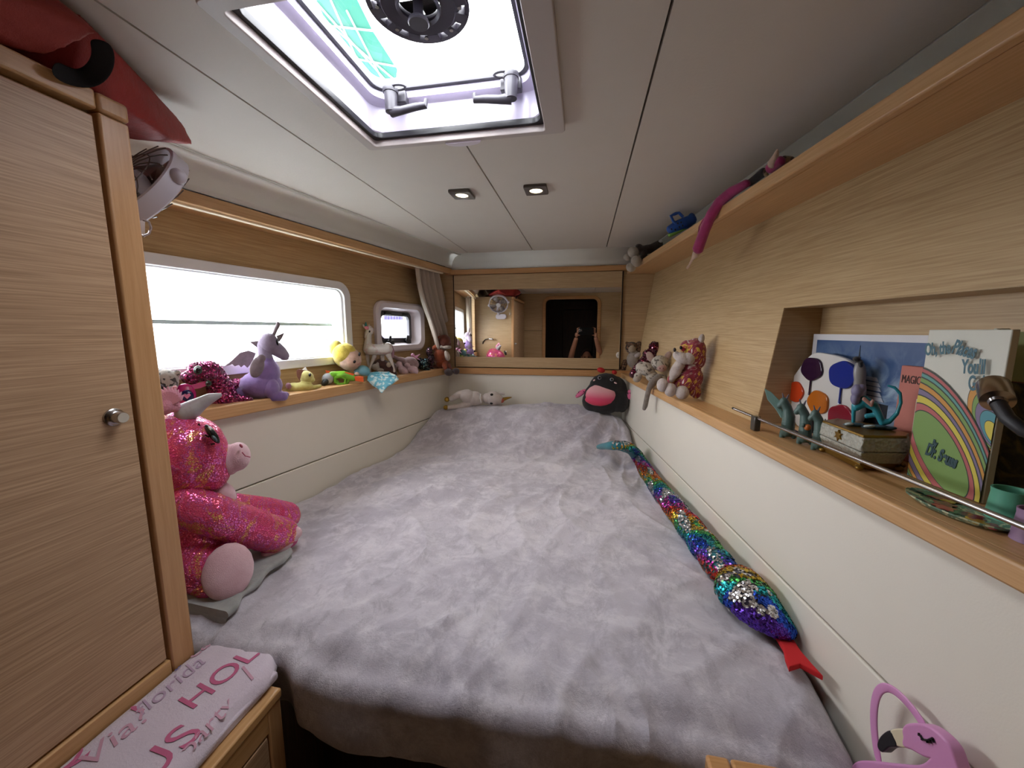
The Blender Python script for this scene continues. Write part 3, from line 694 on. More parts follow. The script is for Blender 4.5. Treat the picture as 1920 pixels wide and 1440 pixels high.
# skirt: pleated cloth from the waist over the ledge
P0 = T.pt(688, 706, -.005); vs_ = []; fs = []; NU, NV = 36, 14
top = [(690, 699), (688, 712)]; rim = [(712, 697), (728, 697), (742, 703), (748, 711), (738, 719), (728, 724), (716, 737), (708, 728), (698, 722), (690, 713)]
def lerp(pl, f):
    f *= len(pl)-1; i = min(int(f), len(pl)-2); f -= i; return (pl[i][0]*(1-f)+pl[i+1][0]*f, pl[i][1]*(1-f)+pl[i+1][1]*f)
for j in range(NV+1):
    for i in range(NU+1):
        a = lerp(top, i/NU); b = lerp(rim, i/NU); f = j/NV
        x, y = a[0]*(1-f)+b[0]*f, a[1]*(1-f)+b[1]*f
        vs_.append(T.pt(x, y, -.006-.050*f*min(1, i/NU*1.6)+.005*f*math.sin(i*1.25)))
for j in range(NV):
    for i in range(NU): a = j*(NU+1)+i; fs.append((a, a+1, a+NU+2, a+NU+1))
t_ = NT('blue_satin_print'); t_.col(t_.mix(t_.ramp(t_.noise(t_.map(), 60, 2, .5, .5), [(.52, 0.), (.56, 1.)]), '6db3c6', 'cfe0de')); t_.set(Roughness=.32)
o = obj('skirt', MB().add(vs_, fs), t_.m, T.t, label='pale blue satin skirt with white dots'); o.modifiers.new('thickness', 'SOLIDIFY').thickness = .0015

T = Toy('unicorn_figurine', 'glossy white unicorn figurine with a teal horn standing on the left ledge', 'figurine', onshelfL(710, -.02))
t_ = NT('pearl_paint'); t_.col(t_.mix(t_.ramp(t_.noise(t_.map(), 45, 2, .5, .4), [(.55, 0.), (.68, .55)]), 'cbc6c0', 'b98a8c')); t_.set(Roughness=.18); mU = t_.m
T.blob('body', mU, [('l', [(693, 655, 11), (712, 656, 11), (727, 655, 10.5)]), (727, 651, 9, 9), ('l', [(690, 655, 10), (690, 640, 7), (692, 625, 5), (694, 618, 5)]), (697, 620, 4, 7)], .8, 3)
T.blob('head', mU, [('l', [(693, 616, 6), (688, 625, 5), (686, 632, 3.6)])], .7, 2)
for q in ([(702, 668, 4.5), (697, 680, 3), (692, 694, 2.6)], [(688, 665, 5, .02), (690, 680, 3, .02), (695, 697, 2.4, .02)], [(728, 664, 6), (734, 677, 3.2), (739, 696, 2.6)], [(716, 668, 5, .02), (718, 680, 3.2, .02), (718, 698, 2.6, .02)]): T.blob('leg', mU, [('l', q)], .7, 2)
T.blob('horn', plain('teal_gloss', '3f9c98', .2), [('l', [(686, 610, 2.6), (686, 604, .8)])], .5, 1)
T.ball('forelock', plain('pink_gloss', 'd98aa2', .25), [(688, 615, 5, 3.4, -20, -.008)]); T.ball('ear', mU, [(682, 611, 2, 3.4, 25)]); T.ball('ear', mU, [(692, 610, 1.6, 2.6, -20)])
T.ball('eye', eyeB, [(693, 621.5, 1.6, 2.2, 0, -.011)])
T.blob('tail', plain('mauve_gloss', 'a07a88', .25), [('l', [(733, 650, 4), (736, 660, 4), (736, 670, 2)])], .7, 2)
T = Toy('brown_bear_plush', 'dark maroon plush lying below the unicorn figurine with a cream paw', 'plush toy', onshelfL(722, .0))
T.blob('body', fur('maroon_plush', '4a231e', '35160f'), [(715, 685, 16, 12, 0, .03), (730, 690, 14, 13, 0, .02), (735, 700, 10, 7, 0, .015)], 1)
T.ball('paw', fur('cream_paw', 'b9a58e'), [(729, 684, 4.5, 5, 0, -.01)]); T.blob('muzzle', fur('pale_grey_plush', 'a8a39c'), [(704, 688, 8, 6, 0, .0), (708, 683, 3, 4, 0, 0), (712, 694, 8, 4, 0, 0)], .8)
T = Toy('pink_baby_plush', 'pale pink plush with two round feet and a ribbon bow on the left ledge', 'plush toy', onshelfL(762, .012))
mPk = fur('baby_pink', 'd5b6c0', 'c3a2ae', 40); mPs = fur('pale_pink_sole', 'e0c3cd')
T.blob('body', fur('pink_knit', 'a98f91', '94797c', 90), [(770, 682, 16, 13, -20, .02), (755, 676, 14, 6, -15, .02), (742, 671, 8, 4, -25, .02)], .9)
T.blob('foot', mPs, [(748, 684, 7, 7), (756, 695, 12, 8, -35)], .9); T.blob('foot', mPs, [(766, 684, 8, 7), (774, 693, 12, 9, -40)], .9)
mBow = plain('pink_ribbon', 'e9a9cf', .4)
T.flat('bow', mBow, [(772, 664), (778, 667), (788, 664), (782, 670), (789, 676), (778, 671)], .003, -.005); T.ball('bow_knot', mBow, [(774, 666, 3.6, 3.6)])
T = Toy('dark_tinsel_plush', 'small dark teal sequined plush with glinting eye beside the pink plush', 'plush toy', onshelfL(793, -.005))
it = [(793, 684, 10, 10), (799, 694, 8, 5), (788, 676, 5, 5), (798, 676, 5, 4)]
T.blob('body', fur('ink_plush', '101a22'), it, .8); T.sequins('sequin_cover', it, .006, 700, lambda p, r: lin(r.choice(['14303a', '0d1a26', '2c5a60', '1d2340', '8fb8bc'])), rngs=8)
T = Toy('mauve_sequin_plush', 'tall plum sequined plush standing between the dark plush and the fox', 'plush toy', onshelfL(806, -.01))
it = [(805, 660, 6, 9, 10), (808, 675, 7, 11), (807, 690, 7, 8)]
T.blob('body', fur('plum_plush', '3b2530'), it, .8); T.sequins('sequin_cover', it, .006, 600, lambda p, r: lin(r.choice(['6e4a58', '4a2c3a', 'a07888', '2e1a24'])), rngs=9)
T = Toy('fox_plush', 'rust orange fox plush with grey feet hanging over the far end of the ledge', 'plush toy', onshelfL(828, .03))
mO = fur('fox_orange', '9c4a22', '7f3416', 40); mOd = fur('fox_brown', '6e3015', '59240f', 40); mCr = fur('fox_cream', 'cfc2b4')
T.blob('body', mO, [(825, 668, 13, 15), (829, 682, 13, 9), (820, 655, 7, 7)], .9)
T.blob('head', mOd, [(833, 640, 13, 13), (837, 645, 10, 6)], .9)
T.blob('arm', mO, [('l', [(823, 640, 4, -.01), (821, 650, 5, -.01), (815, 652, 5, -.01)])], .9); T.blob('ear', mO, [('l', [(823, 626, 2, -.005), (823, 636, 4, -.005)])], .8)
T.blob('cheek', mCr, [(828, 650, 4, 3.4, 0, -.02), (838, 651, 9, 3.6, 0, -.02)], .8); T.blob('belly', mCr, [(838, 667, 5.5, 10, 20, -.018)], .8); T.ball('ear_patch', mCr, [(828, 634, 1.8, 2.6, 0, -.02)])
T.blob('leg', mO, [('l', [(833, 683, 6, -.02), (836, 692, 4, -.05)])], .9); T.blob('leg', mOd, [('l', [(840, 684, 6, -.01), (845, 692, 4, -.04)])], .9)
mFt = fur('fox_feet', '4b3e40'); T.ball('foot', mFt, [(841, 698, 8.5, 7, -15, -.055)]); T.ball('foot', mFt, [(855, 696, 7, 6, -10, -.045)])
T.blob('tail', fur('fox_tail', '5c2c1c'), [(815, 687, 7, 4), (822, 690, 5, 3)], .8)

# --- far end of the bed
def onbed(x, y, dz=0):
    P = onz(x, y, -.45)
    for _ in range(12): P = onz(x, y, bedz(P.x, min(2.15, P.y))+dz)
    return P
T = Toy('white_unicorn_plush', 'white unicorn plush lying on its side with gold horn and gold hooves', 'plush toy', None, P=Vector((-.60, 2.06, bedz(-.6, 2.06))))
mWh = fur('white_felt', 'cdc3bd', 'bfb2ac', 30); mAu = plain('gold_foil', 'a88634', .3, .8)
T.blob('body', mWh, [(877, 743, 16, 13, -15), (890, 747, 14, 14), (898, 748, 8, 11), ('l', [(876, 738, 9), (860, 740, 7), (846, 748, 5)]), ('l', [(878, 756, 8), (862, 762, 5.5), (842, 764, 4.5)])], .8)
T.blob('head', mWh, [(913, 747, 9, 10), (925, 747, 15, 14), (932, 748, 11, 12)], .8)
T.ball('hoof', mAu, [(838, 749, 5, 5)]); T.ball('hoof', mAu, [(836, 764, 5, 4.6)])
T.blob('horn', mAu, [('l', [(943, 749, 4), (951, 746.5, 2.4), (959, 745, .9)])], .6, 1)
T.ball('flower', plain('coral_flower', 'b45a48', .7), [(941, 751, 4.2, 4.6, 0, -.01)]); T.ball('ear', mWh, [(942, 738, 5.5, 2.4, -15)]); T.ball('ear', mWh, [(944, 760, 4.5, 1.8, -15)])
for q in ((922, 740), (921.5, 756)): T.ball('eye', eyeB, [(q[0], q[1], 3, 2.4, 0, -.032)])
T.tube('collar', eyeW, [(901, 738, .9, -.018), (900, 746, .9, -.03), (902, 755, .9, -.024)])

T = Toy('black_butterfly_plush', 'rounded black plush pillow with pink belly, spotted pink wings and red feelers', 'plush toy', None, P=Vector((.14, 2.06, bedz(.14, 2.0)-.01)))
mBk = fur('black_plush', '1d1a1c', '141214', 20, sheen=.15)
T.blob('body', mBk, [(1133, 744, 40, 33, 0, 0, .062), (1136, 725, 32, 26, 0, 0, .058), (1110, 752, 19, 20, 0, 0, .05), (1158, 752, 22, 21, 0, 0, .05), (1150, 730, 26, 26, 0, .02, .05), (1128, 760, 34, 12, 0, 0, .05), (1166, 748, 14, 26, 0, .015, .045)], 1.6, 6)
t_ = NT('pink_gradient_plush'); sx = t_.n.new('ShaderNodeSeparateXYZ'); t_.link(t_.tc.outputs['Object'], sx.inputs[0])
mr = t_.n.new('ShaderNodeMapRange'); mr.inputs[1].default_value = 0; mr.inputs[2].default_value = .10; t_.link(sx.outputs['Z'], mr.inputs[0])
t_.col(t_.ramp(mr.outputs[0], [(.05, 'd31c48'), (.45, 'cf4a6c'), (.8, 'd99aa2'), (1, 'dca4a9')])); t_.set(Roughness=.9, Sheen_Weight=.3)
T.blob('belly', t_.m, [(1126, 741, 29, 21, 0, -.046, .026), (1124, 749, 28, 11, 0, -.044, .026), (1128, 754, 26, 8, 0, -.040, .026)], 1.1, label='pink to red plush belly patch')
mWg = spotted('pink_spotted_felt', 'd86a92', '3a1220', 60, .55, .58)
T.blob('wing', mWg, [('l', [(1096, 733, 4, 0), (1088, 738, 5.5, 0), (1082, 743, 3.5, 0)])], .8); T.blob('wing', mWg, [(1181, 740, 6, 10, 0, -.01, .012)], .8)
for q in ((1127, 694, 7.5, 5), (1152, 698, 5, 4)): T.ball('feeler', plain('red_felt', 'b32424', .9), [(*q, -15)])
for q in ((1124, 708.5), (1147, 711.5)): T.ball('eye', plain('silver_ring', '9a9aa0', .3), [(q[0], q[1], 3.4, 3.2, 0, -.058, .006)]); T.ball('pupil', eyeB, [(q[0], q[1], 2.4, 2.2, 0, -.063, .004)])
for q in ((1114, 713, 2.4, 1.4, 35), (1154, 718, 3, 1.5, -25)): T.ball('cheek', plain('pale_pink_thread', 'dcb7b4', .7), [(q[0], q[1], q[2], q[3], q[4], -.058, .005)])

# --- starboard shelf
T = Toy('tiger_plush', 'small brown striped tiger plush at the far end of the right ledge', 'plush toy', onshelfR(1180, .535))
mTg = spotted('tiger_brown', '7d5c42', '2b1c14', 60, .48, .54, 2); mBei = fur('beige_plush', 'a8967e')
T.blob('body', fur('grey_cream_plush', 'a3988e'), [(1187, 675, 13, 16, 10), (1190, 662, 10, 10)], .9)
T.blob('head', mTg, [(1184, 652, 13, 12), (1175, 643, 5, 6), (1198, 645, 6, 6), (1196, 655, 8, 9)], .9)
T.ball('muzzle', mBei, [(1185, 654, 8, 8, 0, -.02)]); T.blob('leg', mTg, [('l', [(1168, 690, 8, 0), (1172, 678, 7, 0)]), (1162, 693, 9, 5)], .9); T.ball('foot', mBei, [(1157, 698, 7, 4, -15, -.01)])
T.ball('paw', fur('pale_paw', 'b8acaa'), [(1196, 666, 8, 4.5, 25, -.025)])
for q in ((1180, 649), (1190, 649)): T.ball('eye', eyeB, [(q[0], q[1], 1.4, 1.4, 0, -.03)])
T = Toy('crimson_sequin_plush', 'dark crimson sequined plush leaning behind the spotted pig', 'plush toy', onshelfR(1205, .53))
it = [(1227, 652, 11, 12), (1215, 665, 10, 10), ('l', [(1215, 668, 8), (1200, 685, 8), (1186, 702, 7)]), (1224, 672, 10, 12)]
T.blob('body', fur('crimson_backing', '4a0f22'), it, 1); T.sequins('sequin_cover', it, .0065, 2000, lambda p, r: lin(r.choice(['6e1530', '4a0c20', '8f2044', '2e0814', 'c98a9a'])), rngs=12)
T = Toy('spotted_pig_plush', 'cream plush piglet with grey spots on the right ledge', 'plush toy', onshelfR(1222, .51))
mPg = spotted('pig_spots', 'b5ada0', '5b534b', 75, .56, .60)
T.blob('body', mPg, [(1212, 692, 17, 13, -25), (1203, 690, 12, 12), (1196, 706, 8, 8), (1222, 705, 12, 11), (1236, 709, 14, 8)], .9)
T.blob('head', mPg, [(1237, 681, 17, 15)], .9); mEr = fur('pig_ear', 'b59a90')
T.blob('ear', mEr, [(1219, 669, 7, 11, 25, 0, .006)], .8); T.blob('ear', mEr, [(1252, 667, 6, 10, -35, 0, .006)], .8)
T.ball('snout', fur('pig_snout', 'b48e86'), [(1241, 690, 9.5, 7.5, 0, -.022)]); T.ball('nostril', plain('nostril_thread', '7d504c', .8), [(1237.5, 690.5, 1.3, 1.6, 0, -.038)]); T.ball('nostril', plain('nostril_thread2', '7d504c', .8), [(1243.5, 691, 1.3, 1.6, 0, -.038)])
for q in ((1231, 679), (1246, 679)): T.ball('eye', eyeB, [(q[0], q[1], 2, 1.8, 0, -.024)])
T.ball('foot', fur('pig_foot', 'aea295'), [(1194, 711, 7.5, 6, 0, -.012)])
T = Toy('grey_fuzzy_toy', 'grey fuzzy plush tail dangling over the ledge below the piglet', 'plush toy', onshelfR(1225, .482))
T.blob('tail', fur('grey_fuzz', '8b8078', '736961', 60, 260, 1, .005), [('l', [(1235, 708, 8, .02), (1224, 717, 8, .004), (1217, 728, 5.5, -.012), (1213, 745, 5, -.012), (1210, 760, 5, -.012), (1208, 766, 4, -.012)])], .9, 2)
T = Toy('tie_dye_tiger_plush', 'red, yellow and white tie-dye tiger plush sitting on the right ledge', 'plush toy', onshelfR(1285, .512))
t_ = NT('tie_dye_plush'); v = t_.map((1, 1, 1), (.3, .5, .2)); f = t_.noise(v, 17, 3, .6, 3.2)
t_.col(t_.ramp(f, [(.34, 'd9d0cc'), (.40, '8c3446'), (.47, '8e1f38'), (.52, '5a1b33'), (.56, 'b0484a'), (.60, 'cdb93a'), (.68, 'a8273c'), (.8, 'd8c8c4')])); t_.set(Roughness=.85, Sheen_Weight=.3)
t_.bump(t_.noise(v, 500, 3, .7), .6, .0015); mTd = t_.m; mWf = fur('white_fluff', 'cfc4bf', 'b9aba6', 40, 350, 1, .004)
T.blob('body', mTd, [(1289, 712, 19, 26, -5), (1300, 722, 14, 22), (1278, 718, 13, 20), (1262, 712, 12, 10), (1305, 735, 10, 13), (1297, 690, 18, 17), (1303, 708, 16, 20)], 1.3)
T.blob('head', mTd, [(1302, 660, 22, 27, -20), (1290, 652, 16, 15), (1310, 672, 14, 20)], 1.3)
T.blob('muzzle', mWf, [(1280, 672, 16, 11, -20, -.030), (1268, 666, 7, 8, 0, -.024), (1292, 672, 12, 12, 0, -.030)], 1.2)
T.blob('chest', mWf, [(1268, 694, 11, 20, -28, -.022, .02), (1274, 684, 11, 9, 0, -.026, .02), (1261, 708, 6, 10, -20, -.02, .015)], 1.1); T.ball('ear', mWf, [(1315, 636, 6, 10, -15, -.012)])
for q in ((1242, 722, 11, 13), (1257, 731, 12, 13), (1279, 736, 13.5, 13)): T.ball('foot', mWf, [(*q, 0, -.038)])
T.ball('nose', plain('dark_nose', '2b2226', .4), [(1265, 656, 3, 4, 0, -.040)]); T.ball('eye', eyeB, [(1277, 652, 3, 3.6, 0, -.034)]); T.ball('eye_sparkle', plain('red_glitter', 'a32942', .2), [(1281, 655, 4, 4, 0, -.030)])

# --- gallery rail on the starboard shelf
t = thing('shelf_rail', 'thin steel rail on stubby posts along the right ledge', 'rail', RW(.515, .6, ZS))
mb = MB().tube([(.517, 1.0, -.198), (.517, .22, -.206)], .0036, 12); obj('rod', mb, M_chrome, t, rz=aR)
for s_ in (.905, .30):
    obj('post', MB().box(.510, .524, s_-.010, s_+.008, ZS, -.195), plain('smoked_acrylic', '4b463e', .25), t, rz=aR, bevel=.002)
obj('end_cap', MB().tube([(.517, 1.01, -.1979), (.517, .998, -.198)], .0030, 12), M_black, t, rz=aR)

# --- things in the recess
def quad(n_tl, tl, tr, hz, n_bl=None):
    """board standing on the ledge: top corners seen at two pixels in a vertical plane of the wall frame -> matrix (u right, v up, normal towards the cabin), w, h"""
    A = onR(*tl, n_tl); B = onR(*tr, n_tl); A2 = A.copy(); B2 = B.copy(); A2.z = B2.z = (A.z+B.z)/2
    U = (B2-A2); w = U.length; U.normalize(); h = A2.z-hz; O = Vector((A2.x, A2.y, hz)); N = U.cross(Zv).normalized()
    return basis(U, Zv, N, O), w, h
def onM(M, poly, w, h): return [(x*w, y*h) for x, y in poly]
# poster of a ship under a night sky
M, w, h = quad(.672, (1526, 627), (1760, 628), ZS+.0005)
t = thing('ship_poster', 'framed blue print of ship funnels and mast below cloudy sky, white border', 'poster', M @ Vector((w/2, 0, 0)))
obj('backing', MB().box(0, w, 0, h, -.004, 0, M), plain('white_card', 'd6d6d8', .6), t, smooth=False)
t_ = NT('printed_night_sky'); v = t_.map((1, 1, 1)); sx = t_.n.new('ShaderNodeSeparateXYZ'); t_.link(t_.tc.outputs['Object'], sx.inputs[0])
c_ = t_.mix(t_.ramp(t_.noise(v, 16, 5, .6, 1), [(.42, 0.), (.68, 1.)]), '2f4d78', '9db3c4')
mr = t_.n.new('ShaderNodeMapRange'); mr.inputs[1].default_value = .09; mr.inputs[2].default_value = .20; t_.link(sx.outputs['Z'], mr.inputs[0])
t_.col(t_.mix(mr.outputs[0], c_, '34507c')); t_.set(Roughness=.35)
obj('print', MB().plate(onM(M, [(.05, .05), (.97, .05), (.97, .94), (.05, .94)], w, h), [], .0006, M @ Matrix.Translation((0, 0, .0005))), t_.m, t, smooth=False)
mB_ = plain('ink_black', '141821', .4)
mb = MB().plate(onM(M, [(.46, .42), (.47, .78), (.463, .79), (.475, .80), (.48, .90), (.485, .80), (.497, .79), (.49, .78), (.50, .42)], w, h), [], .0008, M @ Matrix.Translation((0, 0, .0012))); obj('printed_mast', mb, mB_, t, smooth=False)
for i, (x0, x1, y0) in enumerate(((.42, .66, .60), (.41, .68, .555), (.42, .69, .515), (.40, .70, .47), (.40, .72, .43))):
    obj('printed_deck', MB().plate(onM(M, [(x0, y0), (x1, y0-.01), (x1-.02, y0+.024), (x0+.02, y0+.03)], w, h), [], .0008, M @ Matrix.Translation((0, 0, .0012+i*.0002))), plain('deck_white%d' % i, 'c9cdd6', .5), t, smooth=False)
obj('printed_shadow', MB().plate(onM(M, [(.38, .06), (.75, .06), (.75, .40), (.40, .41)], w, h), [], .0008, M @ Matrix.Translation((0, 0, .0012))), mB_, t, smooth=False)
# salmon book
M, w, h = quad(.660, (1690, 688), (1760, 688), ZS+.0005)
w = .17
t = thing('salmon_book', 'salmon pink hardback with an inset picture, behind the larger white book', 'book', M @ Vector((.05, 0, 0)))
mSa = plain('salmon_cloth', 'c07668', .7)
obj('cover', MB().box(0, w, 0, h, -.018, 0, M), mSa, t, bevel=.0015)
mb = MB().text('MAGIC', .020, M @ Matrix.Translation((.004, h-.030, .0006)) @ Matrix.Diagonal((.55, 1, 1, 1)), ax='LEFT'); obj('lettering', mb, plain('dark_print', '3a2520', .6), t, smooth=False)
obj('picture_rim', MB().plate([(.036, .01), (.15, .01), (.15, h-.055), (.036, h-.055)], [[(.039, .013), (.147, .013), (.147, h-.058), (.039, h-.058)]], .0008, M @ Matrix.Translation((0, 0, .0005))), plain('cream_line', 'd9cdb4', .5), t, smooth=False)
obj('picture', MB().plate([(.039, .013), (.147, .013), (.147, h-.058), (.039, h-.058)], [], .0005, M @ Matrix.Translation((0, 0, .0003))), spotted('pale_green_picture', 'b79a90', '8e9a7c', 40), t, smooth=False)
# white book of coloured rings
M, w, h = quad(.600, (1742, 618), (1899, 618), ZS+.0005)
t = thing('white_picture_book', 'tall white hardback picture book with bright looping coloured bands, behind the chrome lamp', 'book', M @ Vector((w/2, 0, 0)))
mCv = plain('cream_book_cloth', 'd4d4c6', .6)
obj('cover', MB().box(0, w, 0, h, -.010, 0, M), mCv, t, bevel=.0012)
cols = ['5d8f94', '7d9d5e', 'c98f3e', '7d6f8c', 'd0c04a', 'b5605e', '7a9b52']
def clip(poly, w, h):
    def cut(P, f, g_):
        out = []
        for i in range(len(P)):
            a, b = P[i-1], P[i]; fa, fb = f(a), f(b)
            if (fa >= 0) != (fb >= 0):
                k_ = fa/(fa-fb); out.append((a[0]+(b[0]-a[0])*k_, a[1]+(b[1]-a[1])*k_))
            if fb >= 0: out.append(b)
        return out
    for f in (lambda p: p[0]-.001, lambda p: w-.001-p[0], lambda p: p[1]-.001, lambda p: h-.001-p[1]): poly = cut(poly, f, 0)
    return poly
tilt = math.radians(-24); lay = 0
def band(cx, cy, rx, ry, c, par, rot=tilt, nm='printed_band'):
    global lay
    for q, cc in ((1.0, '3b4038'), (.985, c)):
        P = [((cx+(rx*q-(.004 if q < 1 else 0))*math.cos(a)*math.cos(rot)-(ry*q-(.003 if q < 1 else 0))*math.sin(a)*math.sin(rot)), (cy+(rx*q-(.004 if q < 1 else 0))*math.cos(a)*math.sin(rot)+(ry*q-(.003 if q < 1 else 0))*math.sin(a)*math.cos(rot))) for a in [2*math.pi*i/48 for i in range(48)]]
        P = clip([(x*w, y*h) for x, y in P], w, h); lay += 1
        if len(P) > 2: obj(nm if q < 1 else 'printed_outline', MB().add([(x, y, .00015*lay) for x, y in P], [tuple(range(len(P)))], M), plain('ink_'+cc+str(lay), cc, .55, var=.04), par, smooth=False)
band(.95, .50, .33, .17, 'c98f3e', t); band(.97, .48, .28, .14, '7a9b52', t); band(.98, .46, .24, .11, '7d6f8c', t); band(.99, .44, .18, .08, '4f8f98', t); band(1., .42, .12, .05, 'd0c04a', t)
for i, (cx, cy, rx, ry, c) in enumerate(((.36, .24, .92, .40, 'b5605e'), (.36, .235, .88, .375, '5f9a92'), (.37, .23, .84, .35, '7a9b52'), (.37, .225, .80, .32, 'c98f3e'), (.38, .22, .74, .285, '7d6f8c'), (.40, .22, .66, .25, 'd0c04a'), (.41, .22, .57, .205, 'b5605e'), (.42, .225, .48, .165, '7a9b52'))): band(cx, cy, rx, ry, c, t)
mTx = plain('blue_grey_ink', '3a6673', .5); lz = .00015*lay+.0004
def btext(s_, size, u, v, rot, m_=None, off=.0008): return obj('lettering', MB().text(s_, size, M @ Matrix.Translation((u*w, v*h, lz+.0004)) @ Matrix.Rotation(math.radians(rot), 4, 'Z') @ Matrix.Diagonal((.46, 1.0, 1, 1)), off=off), m_ or mTx, t, smooth=False)
btext('Oh, the', .025, .215, .845, 8); btext('Places', .027, .535, .845, -14); btext("You'll", .027, .695, .745, 4); btext('Go!', .028, .77, .650, 8)
mT2 = plain('dark_teal_ink', '2b4a50', .5); btext('By', .014, .36, .255, -6, mT2); btext('Dr. Seuss', .025, .46, .175, -10, mT2, .0012)
# spine and dark picture beside it
M2, w2_, h2_ = quad(.645, (1902, 622), (1990, 622), ZS+.0005)
t = thing('brown_picture_frame', 'dark brown framed picture half hidden behind the white book', 'picture', M2 @ Vector((.05, 0, 0)))
obj('frame', MB().box(-.034, -.016, 0, h2_*.62, -.012, .012, M2), wood('dark_frame_wood', '6b4222', '3c2413', 2), t, bevel=.002)
obj('panel', MB().box(-.016, .16, 0, h2_*.70, -.010, .0, M2), spotted('mossy_picture', '4a4a3a', '8d7f4a', 22, .5, .7, 2), t, smooth=False)
t = thing('green_slim_book', 'slim pale green book with dark handwriting on its edge, far right of the recess', 'book', M2 @ Vector((0, h2_*.7, 0)))
obj('cover', MB().box(-.014, .030, h2_*.71, h2_*1.0, -.012, .004, M2), plain('pale_green_board', 'b9c48a', .5), t, bevel=.001)
obj('cover_edge', MB().box(-.019, -.0145, h2_*.71, h2_*1.02, -.012, .006, M2), plain('white_board', 'd8dcc8', .5), t, bevel=.001)
obj('lettering', MB().text('VIIII', .02, M2 @ Matrix.Translation((.006, h2_*.74, .0046)) @ Matrix.Rotation(math.pi/2, 4, 'Z'), ax='LEFT'), plain('dark_marker', '2c3a22', .6), t, smooth=False)
# palette
M, w, h = quad(.645, (1487, 668), (1625, 668), ZS+.0005)
w *= 1.0; top = h
t = thing('paint_palette_dish', 'white glazed palette dish with six glossy blobs of paint, standing upright', 'ornament', M @ Vector((w/2, 0, 0)))
mGl = plain('white_glaze', 'cfcdc8', .12, var=.02); outl = [(.20, .02), (.05, .30), (.02, .55), (.10, .72), (.32, 1.0), (.55, 1.02), (.80, .97), (.90, .86), (.97, .62), (1.0, .35), (.93, .06), (.60, -.0)]
def smoothpoly(P, n=6):
    out = []
    for i in range(len(P)):
        p0, p1, p2, p3 = P[i-1], P[i], P[(i+1) % len(P)], P[(i+2) % len(P)]
        for k_ in range(n):
            f = k_/n; out.append(tuple(.5*((2*b)+(-a+c)*f+(2*a-5*b+4*c-d)*f*f+(-a+3*b-3*c+d)*f**3) for a, b, c, d in zip(p0, p1, p2, p3)))
    return out
obj('dish', MB().plate([(x*w, y*top) for x, y in smoothpoly(outl)], [], .006, M @ Matrix.Translation((0, 0, -.002)), .002), mGl, t)
for (u, v, r1, r2, c, d_) in ((.36, .82, .15, .15, '2b1230', 1), (.78, .80, .16, .16, '1e2f86', 1), (.13, .47, .13, .14, 'c1401c', 0), (.50, .40, .14, .15, 'b5641e', 0), (.82, .28, .15, .16, '8f1830', 0)):
    p = plain('paint_'+c, c, .1, var=.15)
    b_ = obj('paint_blob', MB().plate(poly_ell(u*w, v*top, r1*w, r2*top*.95, 48, u*9, .035, 5), [], .004, M @ Matrix.Translation((0, 0, .0035)), .002), p, t, label=None)
    if d_: obj('paint_drip', MB().tube([M @ Vector((u*w, (v-.10)*top, .005)), M @ Vector((u*w+.001, (v-.30)*top, .006)), M @ Vector((u*w+.001, (v-.35)*top, .006))], [.002, .0018, .003], 8), p, b_)
# round grey ornament behind
T = Toy('grey_round_ornament', 'grey rounded ornament with a black bristly tuft behind the paint palette', 'ornament', None, P=RW(.672, .765, ZS))
T.blob('body', plain('grey_ceramic', '8f8d8b', .35), [(1612, 700, 13, 25, 0, 0, .007), (1612, 730, 13, 40, 0, 0, .007), (1612, 770, 13, 25, 0, 0, .007)], 1.6, 5)
T.blob('tuft', fur('black_bristle', '1b1719', None, 60, 200, 1, .004), [(1606, 674, 8, 6, 0, -.003, .008), (1614, 682, 5, 8, 0, -.003, .008)], 1)
# jewellery box with mermaid
tb_ = thing('jewellery_box', 'white textured trinket box with gold trim and gold star on gold feet', 'box', RW(.575, .72, ZS))
t_ = NT('carved_white_plaster'); v = t_.map(); t_.col('a9a89c'); t_.set(Roughness=.45); t_.bump(t_.voro(v, 160), 1, .003); mPl = t_.m
mGd = plain('antique_gold', '8a6a2a', .35, .7)
def foot2(px, py, z): P = onz(px, py, z); return (P.x, P.y)
zb0, zb1 = ZS+.012, ZS+.057
hexa = [tuple(RW(n_, s_, 0)[:2]) for n_, s_ in ((.546, .752), (.532, .634), (.606, .634), (.629, .655), (.629, .72), (.592, .775))]
cen = (sum(p[0] for p in hexa)/6, sum(p[1] for p in hexa)/6)
def scl(P, f, o=(0, 0)): return [(cen[0]+(p[0]-cen[0])*f, cen[1]+(p[1]-cen[1])*f) for p in P]
def prism(P0_, P1_, z0, z1):
    n = len(P0_); return MB().add([(x, y, z0) for x, y in P0_]+[(x, y, z1) for x, y in P1_], [tuple(range(n)), tuple(range(2*n-1, n-1, -1))]+[(i, i+n, (i+1) % n+n, (i+1) % n) for i in range(n)])
obj('base', prism(scl(hexa, .86), scl(hexa, .97), zb0, zb0+.021), mPl, tb_, bevel=.002); obj('lid', prism(scl(hexa, .98), scl(hexa, .92), zb0+.022, zb1), mPl, tb_, bevel=.002)
obj('gold_trim', prism(scl(hexa, .92), scl(hexa, .90), zb1, zb1+.004), mGd, tb_, bevel=.001)
obj('plinth', prism(scl(hexa, .80), scl(hexa, .83), ZS+.001, zb0-.0005), mGd, tb_, bevel=.001)
A = (Vector((*scl(hexa, .95)[0], zb0+.034))+Vector((*scl(hexa, .95)[1], zb0+.034)))/2; e = (Vector((*hexa[1], 0))-Vector((*hexa[0], 0))).normalized(); nn = e.cross(Zv).normalized()
if nn.dot(A) > 0: nn = -nn
star = [((.009 if i % 2 == 0 else .0042)*math.sin(i*math.pi/6), (.009 if i % 2 == 0 else .0042)*math.cos(i*math.pi/6)) for i in range(12)]
